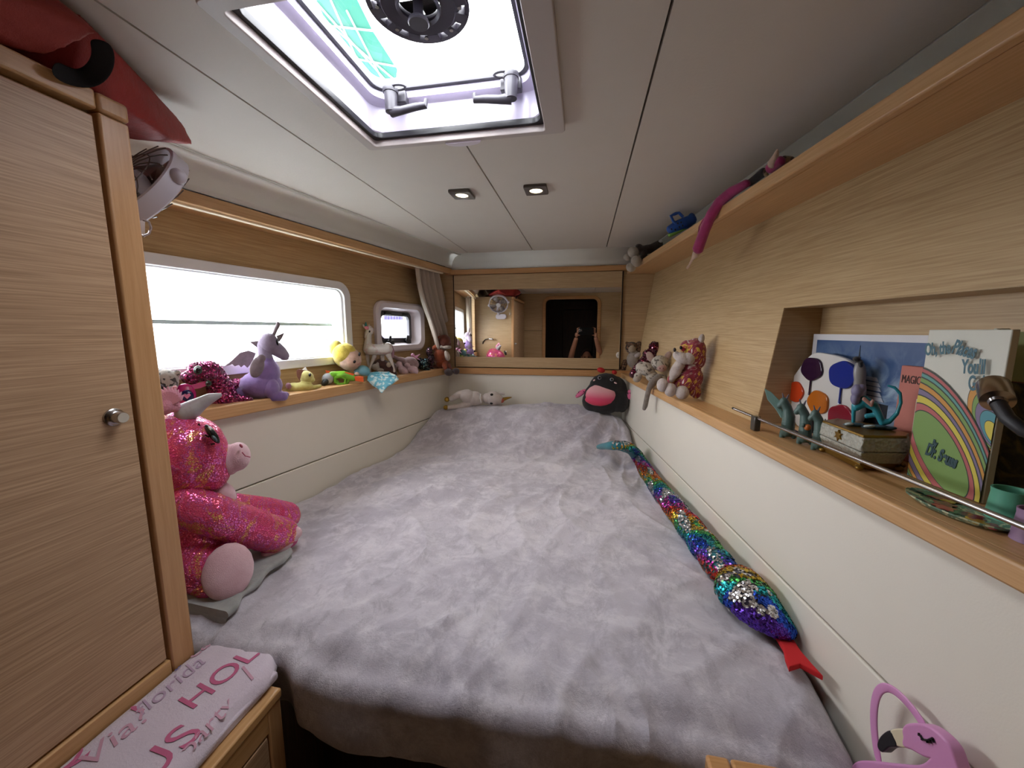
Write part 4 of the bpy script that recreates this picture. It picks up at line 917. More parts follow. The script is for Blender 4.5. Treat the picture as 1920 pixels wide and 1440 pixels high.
obj('star', MB().plate(star, [], .003, basis(e, Zv, nn, A+nn*.001), .0005), mGd, tb_, label='gold star clasp')
for q in (0, 1, 2, 3): P = scl(hexa, .84)[q]; obj('foot', MB().ell(Vector((P[0], P[1], ZS+.0045)), Matrix.Diagonal((.006, .006, .0045))), mGd, tb_)
T = Toy('mermaid_figurine', 'turquoise-tailed mermaid figurine with lilac hair sitting on the trinket box', 'figurine', None, P=Vector((cen[0], cen[1], zb1+.004)))
mTe = plain('turquoise_gloss', '2f8f9c', .25); mSk = plain('skin_paint', 'b98d80', .4)
T.blob('tail', mTe, [('l', [(1606, 762, 9), (1622, 752, 11), (1640, 762, 9), (1648, 778, 8), (1654, 792, 7), (1668, 790, 5), (1682, 775, 4.5), (1689, 755, 4), (1688, 738, 3.6), (1678, 727, 3), (1665, 723, 2)]), ('l', [(1601, 760, 5), (1600, 790, 4)]), ('l', [(1625, 780, 5), (1640, 778, 5)])], .9, 3)
T.blob('body', mSk, [('l', [(1606, 762, 8, .005), (1612, 745, 8, .005)]), (1613, 733, 7, 7)], .9); T.blob('arm', mSk, [('l', [(1620, 748, 4, -.01), (1634, 760, 3.5, -.01), (1636, 752, 3.5, -.01)])], .9)
T.blob('hair', plain('lilac_hair', '7d7896', .5), [(1608, 733, 13, 13, 0, -.004), (1604, 748, 10, 12, 0, -.004), (1616, 728, 9, 8, 0, -.004)], .9, 2)
T.blob('rock', plain('sea_foam_rock', '3b5660', .5), [(1600, 797, 22, 5), (1640, 801, 30, 5), (1665, 803, 18, 4)], 1.2, 2); T.blob('foam', plain('foam_white', 'b3c2c2', .4), [(1592, 795, 9, 3, 0, -.012), (1630, 799, 12, 3, 0, -.018)], .9, 2)
# three small dragons
mDr = plain('grey_green_resin', '55706a', .45, var=.35); mDw = plain('grey_mauve_resin', '5d5a66', .45)
def dragon(lbl, x, wing, held):
    T = Toy('dragon_figurine', lbl, 'figurine', None, P=RW(.545, onR(x, 800, .545).dot(dR), ZS), group=None)
    yb = proj_y = 0
    return T
def projpx(P): d = P.dot(cF); return 960+FPX*P.dot(cR)/d, 720-FPX*P.dot(cU)/d
for lbl, P, big, held in (('grey-green dragon figurine with one raised wing, leftmost of three', RW(.548, .845, ZS), True, False), ('grey-green dragon figurine holding an orange bead, middle of three', RW(.552, .80, ZS), False, True), ('grey-green dragon figurine leaning on the trinket box, rightmost of three', RW(.552, .757, ZS), False, False)):
    T = Toy('dragon_figurine', lbl, 'figurine', None, P=P); bx, by = projpx(P); 
    if held: bx += 2
    if not big: bx += 0
    dy = by-826; f = 1.18
    Q = lambda x, y, r, d=0: (bx+x*f, by+y*f, r*f, d)
    T.blob('body', mDr, [('l', [Q(4, -12, 12), Q(6, -32, 11), Q(4, -46, 8), Q(-2, -56, 8)]), ('l', [Q(-2, -56, 7), Q(-9, -50, 5)]), ('l', [Q(-3, -8, 6), Q(-5, -2, 5)]), ('l', [Q(11, -8, 6), Q(14, -2, 5)])], 1, 2)
    T.blob('tail', mDw, [('l', [Q(12, -8, 6, .01), Q(22, -5, 4, .01), Q(28, -4, 2, .01)])], 1, 2)
    T.blob('crest', mDw, [('l', [Q(2, -60, 2.4), Q(6, -68, 1)]), ('l', [Q(-2, -61, 2), Q(-4, -70, 1)])], .8, 1)
    if big: T.flat('wing', plain('mint_wing', '7fa39a', .4), [Q(-2, -34, 0)[:2], Q(-8, -58, 0)[:2], Q(-22, -72, 0)[:2], Q(-33, -78, 0)[:2], Q(-28, -60, 0)[:2], Q(-16, -46, 0)[:2], Q(-6, -30, 0)[:2]], .004, .006, bevel=.001)
    else: T.flat('wing', mDw, [Q(6, -30, 0)[:2], Q(14, -50, 0)[:2], Q(20, -36, 0)[:2], Q(18, -14, 0)[:2]], .004, .008, bevel=.001)
    if held: T.ball('bead', plain('orange_bead', 'c06a2a', .3), [(bx+10, by-30, 7, 6, 0, -.012)]); T.ball('paw', mDr, [(bx+2, by-34, 4, 4, 0, -.014)])
# flower dish, cups
P = RW(.540, .495, ZS)
t = thing('flower_glass_dish', 'shallow glass dish painted with bright flowers lying on the right ledge', 'dish', P)
MD = basis(nR, dR, Zv, P)
mb = MB().lathe([(0, .001), (.85, .001), (1, .006), (1.0, .008), (.85, .0045), (0, .0042)], MD @ Matrix.Diagonal((.030, .060, 1, 1)), 48)
t_ = NT('flower_glass'); v = t_.map(); t_.col(t_.mix(t_.ramp(t_.noise(v, 60, 3, .6, 1.5), [(.50, 0.), (.56, 1.)]), '5c7a68', 'b4b896')); t_.set(Roughness=.08); obj('dish', mb, t_.m, t)
rr = random.Random(4)
for i in range(9):
    a, b = rr.uniform(-.6, .6), -.8+1.6*i/8; c = ['a13a44', 'b8912e', '8f2c38', '2f5c4c', 'c8574e'][i % 5]
    obj('painted_flower', MB().plate(poly_ell(a*.028, b*.056, .009, .010, 40, i, .22, 5), [], .0008, MD @ Matrix.Translation((0, 0, .0052+.00012*i))), plain('petal_%d' % i, c, .15, var=.4), t, smooth=False)
def cup(lbl, P, c, sc=1, tilt=0):
    t = thing('plastic_cup', lbl, 'cup', P); MC = Matrix.Translation(P) @ Matrix.Rotation(tilt, 4, 'Y')
    m_ = plain('cup_'+c, c, .4)
    obj('cup_wall', MB().lathe([(0, .001), (.017*sc, .0), (.0145*sc, .030*sc), (.0150*sc, .036*sc), (.0135*sc, .036*sc), (.0125*sc, .028*sc), (.0125*sc, .006), (0, .005)], MC, 32), m_, t); return t
cup('mint green plastic cup behind the flower dish', RW(.573, .470, ZS), '5fa88c', 1.15); cup('lilac plastic cup in front of the mint cup, at the photo edge', RW(.548, .425, ZS), '9c7f9e', 1.0)
# gooseneck reading lamps
def goose(lbl, pts, head_a, head_b, rt, rh, base):
    t = thing('reading_lamp', lbl, 'lamp', base)
    obj('gooseneck', MB().tube(pts, rt, 14), plain('black_rubber', '17171a', .5), t)
    a, b = Vector(head_a), Vector(head_b); d = (b-a).normalized(); x = d.orthogonal().normalized(); y = d.cross(x)
    L = (b-a).length
    obj('lamp_head', MB().lathe([(0, 0), (rh*.5, 0), (rh*.55, L*.12), (rh*.98, L*.16), (rh, L*.3), (rh, L*.97), (rh*.96, L), (rh*.8, L), (rh*.78, L*.85), (0, L*.8)], basis(x, y, d, a), 28), M_chrome, t, label='chrome lamp head'); return t
h0 = RW(.522, .455, -.083); 
pa = onR(1872, 758, .505); pb = onR(1862, 722, .53)
goose('black gooseneck reading lamp with chrome head in front of the books', [pa, onR(1890, 785, .50), onR(1920, 808, .50), onR(1985, 830, .51), onR(2080, 830, .545)], pa, pb, .0065, .0135, onR(2080, 830, .56))
pts = [(-1.03, .50, -.15), (-1.02, .53, -.11), (-.99, .55, -.085), (-.95, .56, -.077)]
goose('black gooseneck reading lamp mounted behind the pink unicorn, seen in the mirror', [Vector(p) for p in pts], (-.95, .56, -.077), (-.905, .565, -.08), .005, .009, Vector((-1.03, .50, -.16)))

# --- upper starboard shelf
def onup(x, y, n=.53): return onR(x, y, n)
ZU = .331
P = onR(1200, 470, .515); P.z = ZU-.006
T = Toy('brown_bear_limbs_plush', 'dark brown plush with four cream round paws at the far end of the top shelf', 'plush toy', None, P=onR(1205, 480, .50))
mDb = fur('dark_brown_fur', '3b2a20', '2a1c14', 60, 250, 1, .005)
T.blob('body', mDb, [('l', [(1202, 470, 9, .01), (1222, 466, 9, .03), (1236, 458, 8, .05)]), ('l', [(1206, 486, 6), (1208, 474, 7)]), (1198, 462, 7, 5, 0, .01)], 1)
mPw = fur('cream_ball', 'b5aa9b', 'a39786', 25, 300)
for q in ((1187.5, 473, 11, 10.5, 0), (1176, 482, 7, 7, .03), (1193, 490, 10.5, 11, -.02), (1183, 501, 9.5, 9, -.01)): T.ball('paw', mPw, [(q[0], q[1], q[2], q[3], 0, q[4])])
T.ball('tag', eyeW, [(1238, 453, 5, 3.4, 35, .04)])
T = Toy('clog_shoe', 'blue rubber clog with holes and lime sole on the top shelf', 'shoe', None, P=onR(1270, 430, .53))
mBl = plain('blue_foam', '1f4f9e', .45)
T.blob('upper', mBl, [('l', [(1258, 430, 9), (1270, 424, 11), (1286, 418, 12), (1297, 412, 10)]), (1297, 407, 7, 8)], 1, 3)
T.tube('heel_strap', mBl, [(1281, 407, 2.6, -.015), (1273, 399, 2.6, -.015), (1266, 401, 3, -.015), (1258, 405, 3, -.015), (1262, 414, 2.6, -.015), (1268, 420, 2.6, -.015)])
T.blob('sole', plain('lime_foam', '7fae4c', .5), [('l', [(1256, 441, 4), (1275, 432, 4), (1294, 422, 3.6)])], 1, 2)
for q in ((1271, 419), (1277, 417), (1280, 423), (1274, 426), (1266, 431), (1259, 430)): T.ball('hole', mB_, [(q[0], q[1], 1.6, 2, 0, -.031, .003)])
T = Toy('magenta_snake_plush', 'long magenta plush arm with cream tip drooping from the top shelf', 'plush toy', None, P=onR(1400, 375, .515))
mMg = fur('magenta_felt', 'b02c6e', '96205a', 30); mTip = fur('cream_felt', 'dcbca4')
def dR_(x, y, n): return (onR(x, y, n)).dot(T.n)-T.P0.dot(T.n)
T.blob('arm', mMg, [('l', [(1400, 344, 8, dR_(1400, 344, .52)), (1372, 360, 10.5, dR_(1372, 360, .505)), (1350, 378, 10.5, dR_(1350, 378, .492)), (1334, 402, 10.5, dR_(1334, 402, .482)), (1322, 430, 10.5, dR_(1322, 430, .48)), (1309, 466, 11, dR_(1309, 466, .48))])], 1.4)
T.blob('tip', mTip, [('l', [(1305, 476, 7, dR_(1305, 476, .48)), (1299, 484, 3, dR_(1299, 484, .48)), (1293, 496, 2.2, dR_(1293, 496, .48)), (1289, 502, 2.8, dR_(1289, 502, .48))])], .8, 2)
T.tube('cord', mMg, [(1331, 397, 1.4, dR_(1331, 397, .49)), (1318, 412, 1.4, dR_(1318, 412, .489)), (1311, 425, 1.4, dR_(1311, 425, .488)), (1309, 440, 1.2, dR_(1309, 440, .487))])
T.blob('sleeve', fur('black_felt', '15131a'), [('l', [(1404, 344, 7, dR_(1404, 344, .53)), (1418, 334, 8, dR_(1418, 334, .535)), (1432, 323, 9, dR_(1432, 323, .54))])], 1.3)
T.blob('cuff', mMg, [('l', [(1444, 316, 10, dR_(1444, 316, .525)), (1464, 302, 10, dR_(1464, 302, .53))])], 1.3)
T.blob('horn', mTip, [('l', [(1447, 308, 9, dR_(1447, 308, .52)), (1454, 295, 7, dR_(1454, 295, .52)), (1458, 281, 2.5, dR_(1458, 281, .52))])], 1.2, 3)
T.blob('stripe', spotted('brown_stripes', '4a3324', 'a08a6a', 90, .5, .55), [('l', [(1434, 322, 6, dR_(1434, 322, .54)), (1437, 328, 5, dR_(1437, 328, .54))]), ('l', [(1472, 300, 9, dR_(1472, 300, .545)), (1484, 300, 8, dR_(1484, 300, .55))])], 1.2)

# --- snake on the bed
def bedp(x, y, r): P = onbed(x, y, r); return P
sn = [(1122, 838, .010), (1140, 836, .017), (1160, 836, .020), (1180, 841, .023), (1196, 857, .025), (1212, 884, .027), (1232, 912, .029), (1256, 942, .031), (1282, 974, .033), (1305, 1004, .034), (1328, 1034, .034), (1350, 1062, .033), (1370, 1085, .030)]
C_ = []; R_ = []
for x, y, r in sn: C_.append(onbed(x, y, r*.9)); R_.append(r)
t = thing('sequin_snake_plush', 'long rainbow sequined snake plush with red forked tongue along the right wall', 'plush toy', C_[6]-Vector((0, 0, .03)))
for i, c in enumerate(C_):
    lim = xr(c.y, .494)-R_[i]*1.0
    if c.x > lim: c.x = lim
cc = []; rr_ = []
for i in range(len(C_)-1):
    for k_ in range(6):
        f = k_/6; p0, p1, p2, p3 = C_[max(0, i-1)], C_[i], C_[i+1], C_[min(len(C_)-1, i+2)]
        cc.append(.5*((2*p1)+(-p0+p2)*f+(2*p0-5*p1+4*p2-p3)*f*f+(-p0+3*p1-3*p2+p3)*f**3)); rr_.append((R_[i]*(1-f)+R_[i+1]*f)*(1+.05*math.sin((i*6+k_)*.9)))
cc.append(C_[-1]); rr_.append(R_[-1])
mTl = fur('teal_plush', '1f7f8c', '186a78', 30)
obj('body', MB().tube(cc, rr_, 24), mTl, t, label='teal plush underside and tail')
hd = C_[-1]; hN = onbed(1478, 1192, .018); hdir = (hN-hd); hdir.z = 0; hl = hdir.length; hdir.normalize()
hc_ = [(hd+hdir*hl*f+Vector((0, 0, dz)), r) for f, r, dz in ((.05, .034, 0), (.2, .044, .006), (.4, .052, .008), (.6, .049, .005), (.78, .040, 0), (.92, .029, -.004), (1.0, .016, -.008))]
def HE(c, r): 
    sd = hdir.cross(Zv); return c, Matrix((( hdir.x*r*.9, sd.x*r*1.02, 0), (hdir.y*r*.9, sd.y*r*1.02, 0), (0, 0, r*.78)))
mb = MB(); Ehead = []
for i in range(len(hc_)-1):
    for k_ in range(4):
        f = k_/4; c = hc_[i][0]*(1-f)+hc_[i+1][0]*f; r = hc_[i][1]*(1-f)+hc_[i+1][1]*f; c = Vector((min(c.x, xr(c.y, .494)-r*1.0), c.y, max(c.z, bedz(c.x, c.y)+r*.72))); E_ = HE(c, r); Ehead.append(E_); mb.ell(*E_)
hobj = obj('head', mb, fur('dark_backing', '3a3348'), t, rem=.004, sm=4)
rainbow = ['d0443a', 'dc7c30', 'd0b03a', '50b060', '2aa8b4', '3058c8', '6a44c0', 'c040a0']
def rcol(s_, th, rnd):
    if noise.noise(Vector((s_*9, th*.8, 3))) > .20: return lin(rnd.choice(['c9c9cc', 'a9a6a4', 'e6e6e8']))
    k_ = (s_*22+th*1.4+noise.noise(Vector((s_*14, th, 1)))*2.2) % 8; c = lin(rainbow[int(k_) % 8]); g_ = rnd.choice([.35, .7, 1, 1, 1.4]); return tuple(min(1, v_*g_) for v_ in c[:3])+(1,)
def hcol(a_, b_, rnd):
    n_ = noise.noise(Vector((a_*16, b_*16, 5)))
    if b_ > .022 and noise.noise(Vector((a_*30, b_*30, 8))) > .12 or noise.noise(Vector((a_*34, b_*34, 2))) > .40: return lin(rnd.choice(['d4d4d8', 'a9a6a4', 'f0f0f2']))
    k_ = (a_*34+b_*30+n_*1.6+.6) % 8; c = lin(rainbow[int(k_) % 8]); g_ = rnd.choice([.4, .8, 1, 1, 1.4]); return tuple(min(1, v_*g_) for v_ in c[:3])+(1,)
rnd = random.Random(11); mb = MB(); acc = 0
for i in range(10, len(cc)-1):
    d = (cc[i+1]-cc[i]); L = d.length; d.normalize(); sd = d.cross(Zv).normalized(); up = sd.cross(d)
    n_ = int(L*rr_[i]*2*math.pi*.72/(.0042**2)*1.25)
    for _ in range(n_):
        f = rnd.random(); th = rnd.uniform(-1.5, 2.2)       # 0 = top, + = towards the wall
        if i < 26 and th < -.9: continue
        nr = up*math.cos(th)+sd*math.sin(th); p = cc[i]*(1-f)+cc[i+1]*f+nr*(rr_[i]+.0016)
        nn_ = (nr+Vector((rnd.gauss(0, .24), rnd.gauss(0, .24), rnd.gauss(0, .24)))).normalized(); a = nn_.orthogonal().normalized(); b = nn_.cross(a)
        mb.add([p+(a*math.cos(q)+b*math.sin(q))*.0026 for q in [k_*math.pi/3 for k_ in range(6)]], [tuple(range(6))], None, rcol((acc+L*f), th, rnd))
    acc += L
obj('sequin_cover', mb, M_seq, t, smooth=False, kind='stuff', label='rainbow and silver sequins')
mb = MB(); inv = [m_.inverted() for _, m_ in Ehead]
for k2, (c, M_) in enumerate(Ehead):
    for _ in range(1500):
        v = Vector((rnd.gauss(0, 1), rnd.gauss(0, 1), rnd.gauss(0, 1))).normalized()
        if v.z < -.35: continue
        p = c+M_ @ v
        if any(j != k2 and (inv[j] @ (p-Ehead[j][0])).length < .985 for j in range(max(0, k2-6), min(len(Ehead), k2+7))): continue
        nr = (M_.inverted().transposed() @ v).normalized(); nn_ = (nr+Vector((rnd.gauss(0, .2), rnd.gauss(0, .2), rnd.gauss(0, .2)))).normalized(); a = nn_.orthogonal().normalized(); b = nn_.cross(a); p += nr*.002
        mb.add([p+(a*math.cos(q)+b*math.sin(q))*.0028 for q in [k_*math.pi/3 for k_ in range(6)]], [tuple(range(6))], None, hcol((p-hd).dot(hdir), (p-hd).dot(hdir.cross(Zv)), rnd))
obj('sequin_cover', mb, M_seq, hobj, smooth=False, kind='stuff')
sd = hdir.cross(Zv); 
for sg in (-1, 1):
    e_ = hc_[3][0]+sd*sg*.046+Vector((0, 0, .006)); obj('eye', MB().ell(e_, Matrix.Diagonal((.009, .009, .009))), eyeB, hobj)
tg = []
n0_ = onbed(1484, 1196, .012); n1_ = onbed(1520, 1250, .012); td = (n1_-n0_); td.normalize(); ts = td.cross(Zv).normalized()
poly = [(0, -.014), (.04, -.013), (.068, -.017), (.090, -.021), (.073, .000), (.086, .020), (.066, .017), (.04, .010), (0, .010)]
base_ = n0_.copy(); base_.x = min(base_.x, xr(base_.y, .494)-.02)
obj('tongue', MB().plate(poly, [], .006, basis(td, ts, td.cross(ts), base_), .002), plain('red_felt_tongue', 'c41c22', .9), t, label='red forked felt tongue')

# --- big pink unicorn and folded blanket
t = thing('folded_blanket', 'grey fleece blanket folded flat under the big pink unicorn', 'blanket', (-.85, .72, bedz(-.85, .72)))
mFl = fur('grey_fleece', 'a2a4a3', '8c8e8d', 20, 300, .4, .001)
zt = -.612
prof_pts = [(436, 1172), (464, 1134), (506, 1092), (552, 1050)]
F = [onz(*q, -.578) for q in prof_pts]; edge = [Vector((p.x, p.y, 0)) for p in F]
bk = [Vector((xl(.60, -1.15), .60, 0)), Vector((xl(.70, -1.15), .70, 0)), Vector((xl(.82, -1.15), .82, 0)), Vector((xl(.95, -1.15), .95, 0))]
for lay_, (z0, z1, ins) in enumerate(((-.606, -.588, .0), (-.585, -.568, .014), (-.565, -.549, .004))):
    vs_ = []; fs = []; NU = 20; K = 8
    for i in range(NU+1):
        f = i/NU*3; k_ = min(int(f), 2); f -= k_; a = edge[k_]*(1-f)+edge[k_+1]*f; b = bk[k_]*(1-f)+bk[k_+1]*f; d = (a-b).normalized(); a = a-d*(ins+.004*math.sin(i*.9+lay_))
        r_ = (z1-z0)/2; zc = (z0+z1)/2+.002*math.sin(i*.7+lay_*2)
        ring = [(b, z0)]+[(a-d*r_+d*r_*math.cos(q), zc+r_*math.sin(q)) for q in [(-math.pi/2+math.pi*j/K) for j in range(K+1)]]+[(b, z1)]
        vs_ += [(p.x, p.y, z) for p, z in ring]
    m_ = K+3
    for i in range(NU):
        for j in range(m_): fs.append((i*m_+j, (i+1)*m_+j, (i+1)*m_+(j+1) % m_, i*m_+(j+1) % m_))
    fs += [tuple(range(m_)), tuple(NU*m_+j for j in range(m_))[::-1]]
    obj('folded_layer', MB().add(vs_, fs), mFl, t)
M_tuft = fur('pink_tuft', 'dc9cb2', 'c98aa4', 60)
T = Toy('pink_unicorn_plush', 'big shiny pink unicorn plush with pale muzzle sitting by the wardrobe', 'plush toy', None, P=Vector((-.80, .70, -.574)))
t_ = NT('pink_scale_foil'); v = t_.map(); vd = t_.voro(v, 210, 'DISTANCE_TO_EDGE'); hue = t_.noise(v, 11, 4, .65, 1.6)
c_ = t_.ramp(hue, [(.30, 'f04c98'), (.42, 'f86a8c'), (.49, 'e870c8'), (.54, 'fa9c78'), (.59, 'f4cc70'), (.63, 'fa6ca8'), (.70, 'c870d8'), (.8, 'f45c9c')])
edge_ = t_.ramp(vd, [(.05, 0.), (.14, 1.)])
t_.col(t_.mix(edge_, 'c02858', c_)); rg = t_.ramp(vd, [(.05, .6), (.14, .16)]); t_.link(rg, t_.b.inputs['Roughness']); mt = t_.ramp(vd, [(.05, 0.), (.14, .55)]); t_.link(mt, t_.b.inputs['Metallic'])
nb = t_.noise(v, 25, 3, .6); 
ad = t_.n.new('ShaderNodeMath'); ad.operation = 'ADD'; t_.link(edge_, ad.inputs[0]); ml = t_.n.new('ShaderNodeMath'); ml.operation = 'MULTIPLY'; ml.inputs[1].default_value = 4; t_.link(nb, ml.inputs[0]); t_.link(ml.outputs[0], ad.inputs[1])
t_.bump(ad.outputs[0], .9, .002); mFo = t_.m
mPp = fur('pale_pink_plush', 'dfbcc4', 'd2a8b2', 25)
T.blob('head', mFo, [(340, 852, 92, 84, -10, .02), (375, 850, 58, 68, 0, .0), (300, 850, 80, 80, 0, .02), (395, 872, 42, 50, 0, .0)], 3.2, 8)
T.blob('muzzle', mPp, [(446, 856, 25, 28, -20, -.01), (428, 862, 26, 30, 0, -.005)], 2.2, 5)
T.blob('body', mFo, [(350, 1000, 78, 85, 0, .03), (330, 960, 60, 60, 0, .03), (370, 960, 60, 55, 0, .02), (385, 1020, 70, 60, 0, .03)], 3.2, 8)
T.blob('chest', mPp, [(418, 922, 30, 20, -35, .0), (400, 915, 20, 14, 0, .0)], 2.2, 5)
T.blob('arm', mFo, [('l', [(350, 950, 46, -.04), (400, 965, 45, -.04), (460, 985, 42, .0), (505, 1000, 40, .03), (530, 1000, 34, .05)])], 3.2, 8, label='near front leg reaching to the right')
T.blob('arm', mFo, [('l', [(440, 950, 28, .07), (500, 958, 28, .10), (540, 965, 26, .12)])], 3.2, 8)
T.blob('leg', mFo, [('l', [(340, 1040, 54, -.01), (372, 1060, 58, -.035)]), (404, 1073, 50, 60, -33, -.05, .05)], 3.2, 8)
T.blob('paw_pad', mPp, [(428, 1071, 47, 60, -33, -.094, .022)], 2.4, 6, label='pale pink oval sole')
T.blob('paw_pad', mPp, [('l', [(500, 1040, 12, .012), (530, 1022, 14, .02), (556, 998, 12, .035)])], 2.4, 6)
mHn = fur('silver_grey_satin', 'a19da0', '8d898c', 20, 200, .3, .001, rough=.5)
T.blob('horn', mHn, [('l', [(345, 775, 20, 0), (360, 768, 19, 0), (375, 758, 14, 0), (392, 748, 11, 0), (412, 741, 5, 0)])], 1.8, 4, label='silver grey horn'); 
T.blob('forelock', fur('pink_fluff', 'd996ad', 'c47f98', 60, 200, 1, .005), [(310, 760, 24, 18, 30, -.01), (318, 748, 14, 12, 0, -.01), (326, 762, 14, 12, 0, -.01)], 1.6, 2)
ey_o = [(388, 797), (398, 804), (408, 817), (413, 830), (409, 834), (399, 826), (388, 812), (384, 800)]
for i in range(12):
    a_ = math.radians(20+i*13); T.tube('hair_tuft', M_tuft, [(316+14*math.cos(a_)*.5, 758-14*math.sin(a_)*.5, 4.5, -.02), (316+24*math.cos(a_), 756-22*math.sin(a_), 3, -.025), (316+32*math.cos(a_+.15), 754-29*math.sin(a_+.15), .8, -.02)], 6)
T.ball('eye', plain('black_embroidery', '0e1214', .25), [(398, 814, 8, 22, 38, -.060, .012)]); T.ball('iris', plain('teal_embroidery', '48606a', .3), [(402, 822, 3.6, 8, 38, -.071, .006)]); T.ball('eye_glint', eyeW, [(393, 803, 2, 4.5, 38, -.070, .006)])
T.tube('brow', eyeB, [(371, 797, .9, -.062), (373, 794, .9, -.064), (375, 799, .9, -.064)]); T.tube('lash', eyeB, [(384, 815, 1.2, -.068), (392, 820, 1.2, -.068)]); T.tube('lash', eyeB, [(395, 833, 1.2, -.066), (403, 832, 1.2, -.066)])
T.ball('nostril', plain('rose_thread', 'a84a5c', .7), [(452, 836, 2.6, 4.4, 40, -.042, .004)]); T.tube('smile', plain('rose_thread2', 'b5566a', .7), [(454, 848, .9, -.048), (460, 855, .9, -.048), (469, 857, .9, -.042)])

# --- lettered throw on the bedside cabinet
t_ = NT('white_fleece'); v = t_.map(); t_.col(t_.mix(t_.noise(v, 20, 3), 'd9cfdb', 'c6b8c8')); t_.set(Roughness=.9, Sheen_Weight=.4); t_.bump(t_.noise(v, 260, 4, .7), .7, .002)
vs_ = []; fs = []; NU, NV = 40, 60
zc0 = -.590
def thz(x, y): return zc0+.004*noise.noise(Vector((x*14, y*12, 2)))
x0t, x1t, y0t, y1t = -.697, -.518, .10, .562
for j in range(NV+1):
    for i in range(NU+1):
        f = i/NU; y = y0t+(y1t-y0t)*j/NV; x = x0t+(x1t-.026*sstep(y, .49, .56)-x0t)*f
        e = min(1, (1-f)*NU/5); z = thz(x, y)-.016*(1-e)**2; e = min(1, (1-j/NV)*NV/4); z -= .012*(1-e)**2
        e = min(1, f*NU/4); z -= .006*(1-e)**2
        vs_.append((x+(.003*math.sin(y*40) if f > .9 else 0), y, z))
for j in range(NV):
    for i in range(NU): a = j*(NU+1)+i; fs.append((a, a+1, a+NU+2, a+NU+1))
t = thing('lettered_throw', 'folded white fleece throw printed with pink and purple words, on the low cabinet', 'blanket', (-.6, .3, -.615))
o = obj('cloth', MB().add(vs_, fs), t_.m, t); o.modifiers.new('thickness', 'SOLIDIFY').thickness = .004
o = obj('cloth_fold', MB().box(x0t+.004, x1t-.003, y0t, .522, -.6145, -.600), t_.m, t, bevel=.003)
mPi = plain('pink_print', 'bf6288', .85); mPu = plain('purple_print', 'b8a0ba', .85); mBu = plain('violet_print', '6c6796', .85); mPl2 = plain('pale_pink_print', 'c99bb0', .85)
def ttext(s_, size, px, py, rot, m_, off=.0, shear=0):
    P = onz(px, py, zc0); mb = MB().text(s_, size, Matrix.Translation((P.x, P.y, 0)) @ Matrix.Rotation(math.radians(rot), 4, 'Z'), .0003, off, shear)
    mb.f = [f for f in mb.f if all(x0t+.006 < mb.v[i][0] < x1t-.010 and mb.v[i][1] < y1t-.012 for i in f)]; mb.c = [None]*len(mb.f); mb.v = [(x, y, thz(x, y)+.0012+z) for x, y, z in mb.v]; return obj('printed_word', mb, m_, t, smooth=False)
ttext('HOL', .056, 428, 1275, 80, mPi, .0004); ttext('florida', .040, 330, 1290, 88, mPu, 0, .3); ttext('Y', .060, 268, 1335, 85, mPi); ttext('US', .07, 330, 1425, 85, mPi)
ttext('vip', .030, 455, 1338, 80, mBu, 0, .3); ttext('arts', .03, 350, 1240, 100, mBu, 0, .3); ttext('party', .04, 400, 1370, 95, mPl2, 0, .4); ttext('Via?', .05, 225, 1395, 85, mPl2, 0, .3); ttext('ca', .04, 380, 1222, 90, mPl2); ttext('/', .06, 480, 1270, 80, mPl2)
ttext('Q', .06, 130, 1435, 85, mPi)

# --- flamingo bag
T = Toy('flamingo_bag', 'pink flamingo shaped handbag leaning on the right wall', 'bag', None, P=RW(.455, .45, -.62))
mFl1 = plain('pink_faux_leather', 'cf8fc0', .35, var=.05); mFl2 = plain('pink_piping', 'b0709a', .4)
def FP(x, y, n): P = onR(x, y, n); return (P.dot(dR), P.z)
MF = lambda n: basis(dR, Zv, nR, nR*n) # (s, z) plate in the starboard frame, world coords
def fplate(name, pts, n, th, mat, par, bev=.0015, holes=(), sm_=True):
    P = [FP(x, y, n) for x, y in pts]; P = smoothpoly(P, 4) if sm_ else P
    return obj(name, MB().plate(P, holes, th, MF(n), bev), mat, par)
neck = [(1707, 1385), (1706, 1370), (1716, 1362), (1745, 1363), (1770, 1378), (1790, 1400), (1800, 1425), (1806, 1450), (1790, 1480), (1740, 1490), (1640, 1495), (1590, 1480), (1605, 1445), (1625, 1431), (1680, 1436), (1735, 1440), (1757, 1428), (1758, 1420), (1740, 1414), (1718, 1402), (1706, 1397)]
b_ = fplate('body', neck, .470, .010, mFl1, T.t, .0025)
fplate('beak', [(1678, 1374), (1692, 1369), (1708, 1372), (1712, 1385), (1708, 1399), (1690, 1397), (1684, 1390)], .470, .008, plain('cream_leather', 'd8cdb0', .4), T.t)
fplate('beak_tip', [(1655, 1395), (1662, 1382), (1676, 1373), (1683, 1383), (1688, 1397), (1674, 1399), (1662, 1408), (1656, 1404)], .470, .009, plain('black_leather', '17151a', .35), T.t)
for a_, b2_ in (((1722, 1374), (1725, 1380)), ((1722, 1378), (1727, 1380)), ((1726, 1381), (1732, 1387)), ((1732, 1387), (1740, 1388)), ((1740, 1388), (1749, 1384)), ((1729, 1385), (1728, 1387)), ((1737, 1388), (1739, 1393)), ((1742, 1388), (1746, 1394)), ((1747, 1386), (1752, 1392))):
    obj('eyelash', MB().tube([onR(*a_, .4612), onR(*b2_, .4612)], .0012, 6), eyeB, T.t)
hpts = [(1650, 1440), (1642, 1400), (1637, 1350), (1640, 1310), (1650, 1289), (1668, 1288), (1690, 1305), (1712, 1330), (1727, 1352), (1735, 1366)]
hp_ = [onR(x, y, .474 if i < 5 else .480) for i, (x, y) in enumerate(hpts)]
vs_ = []; fs = []
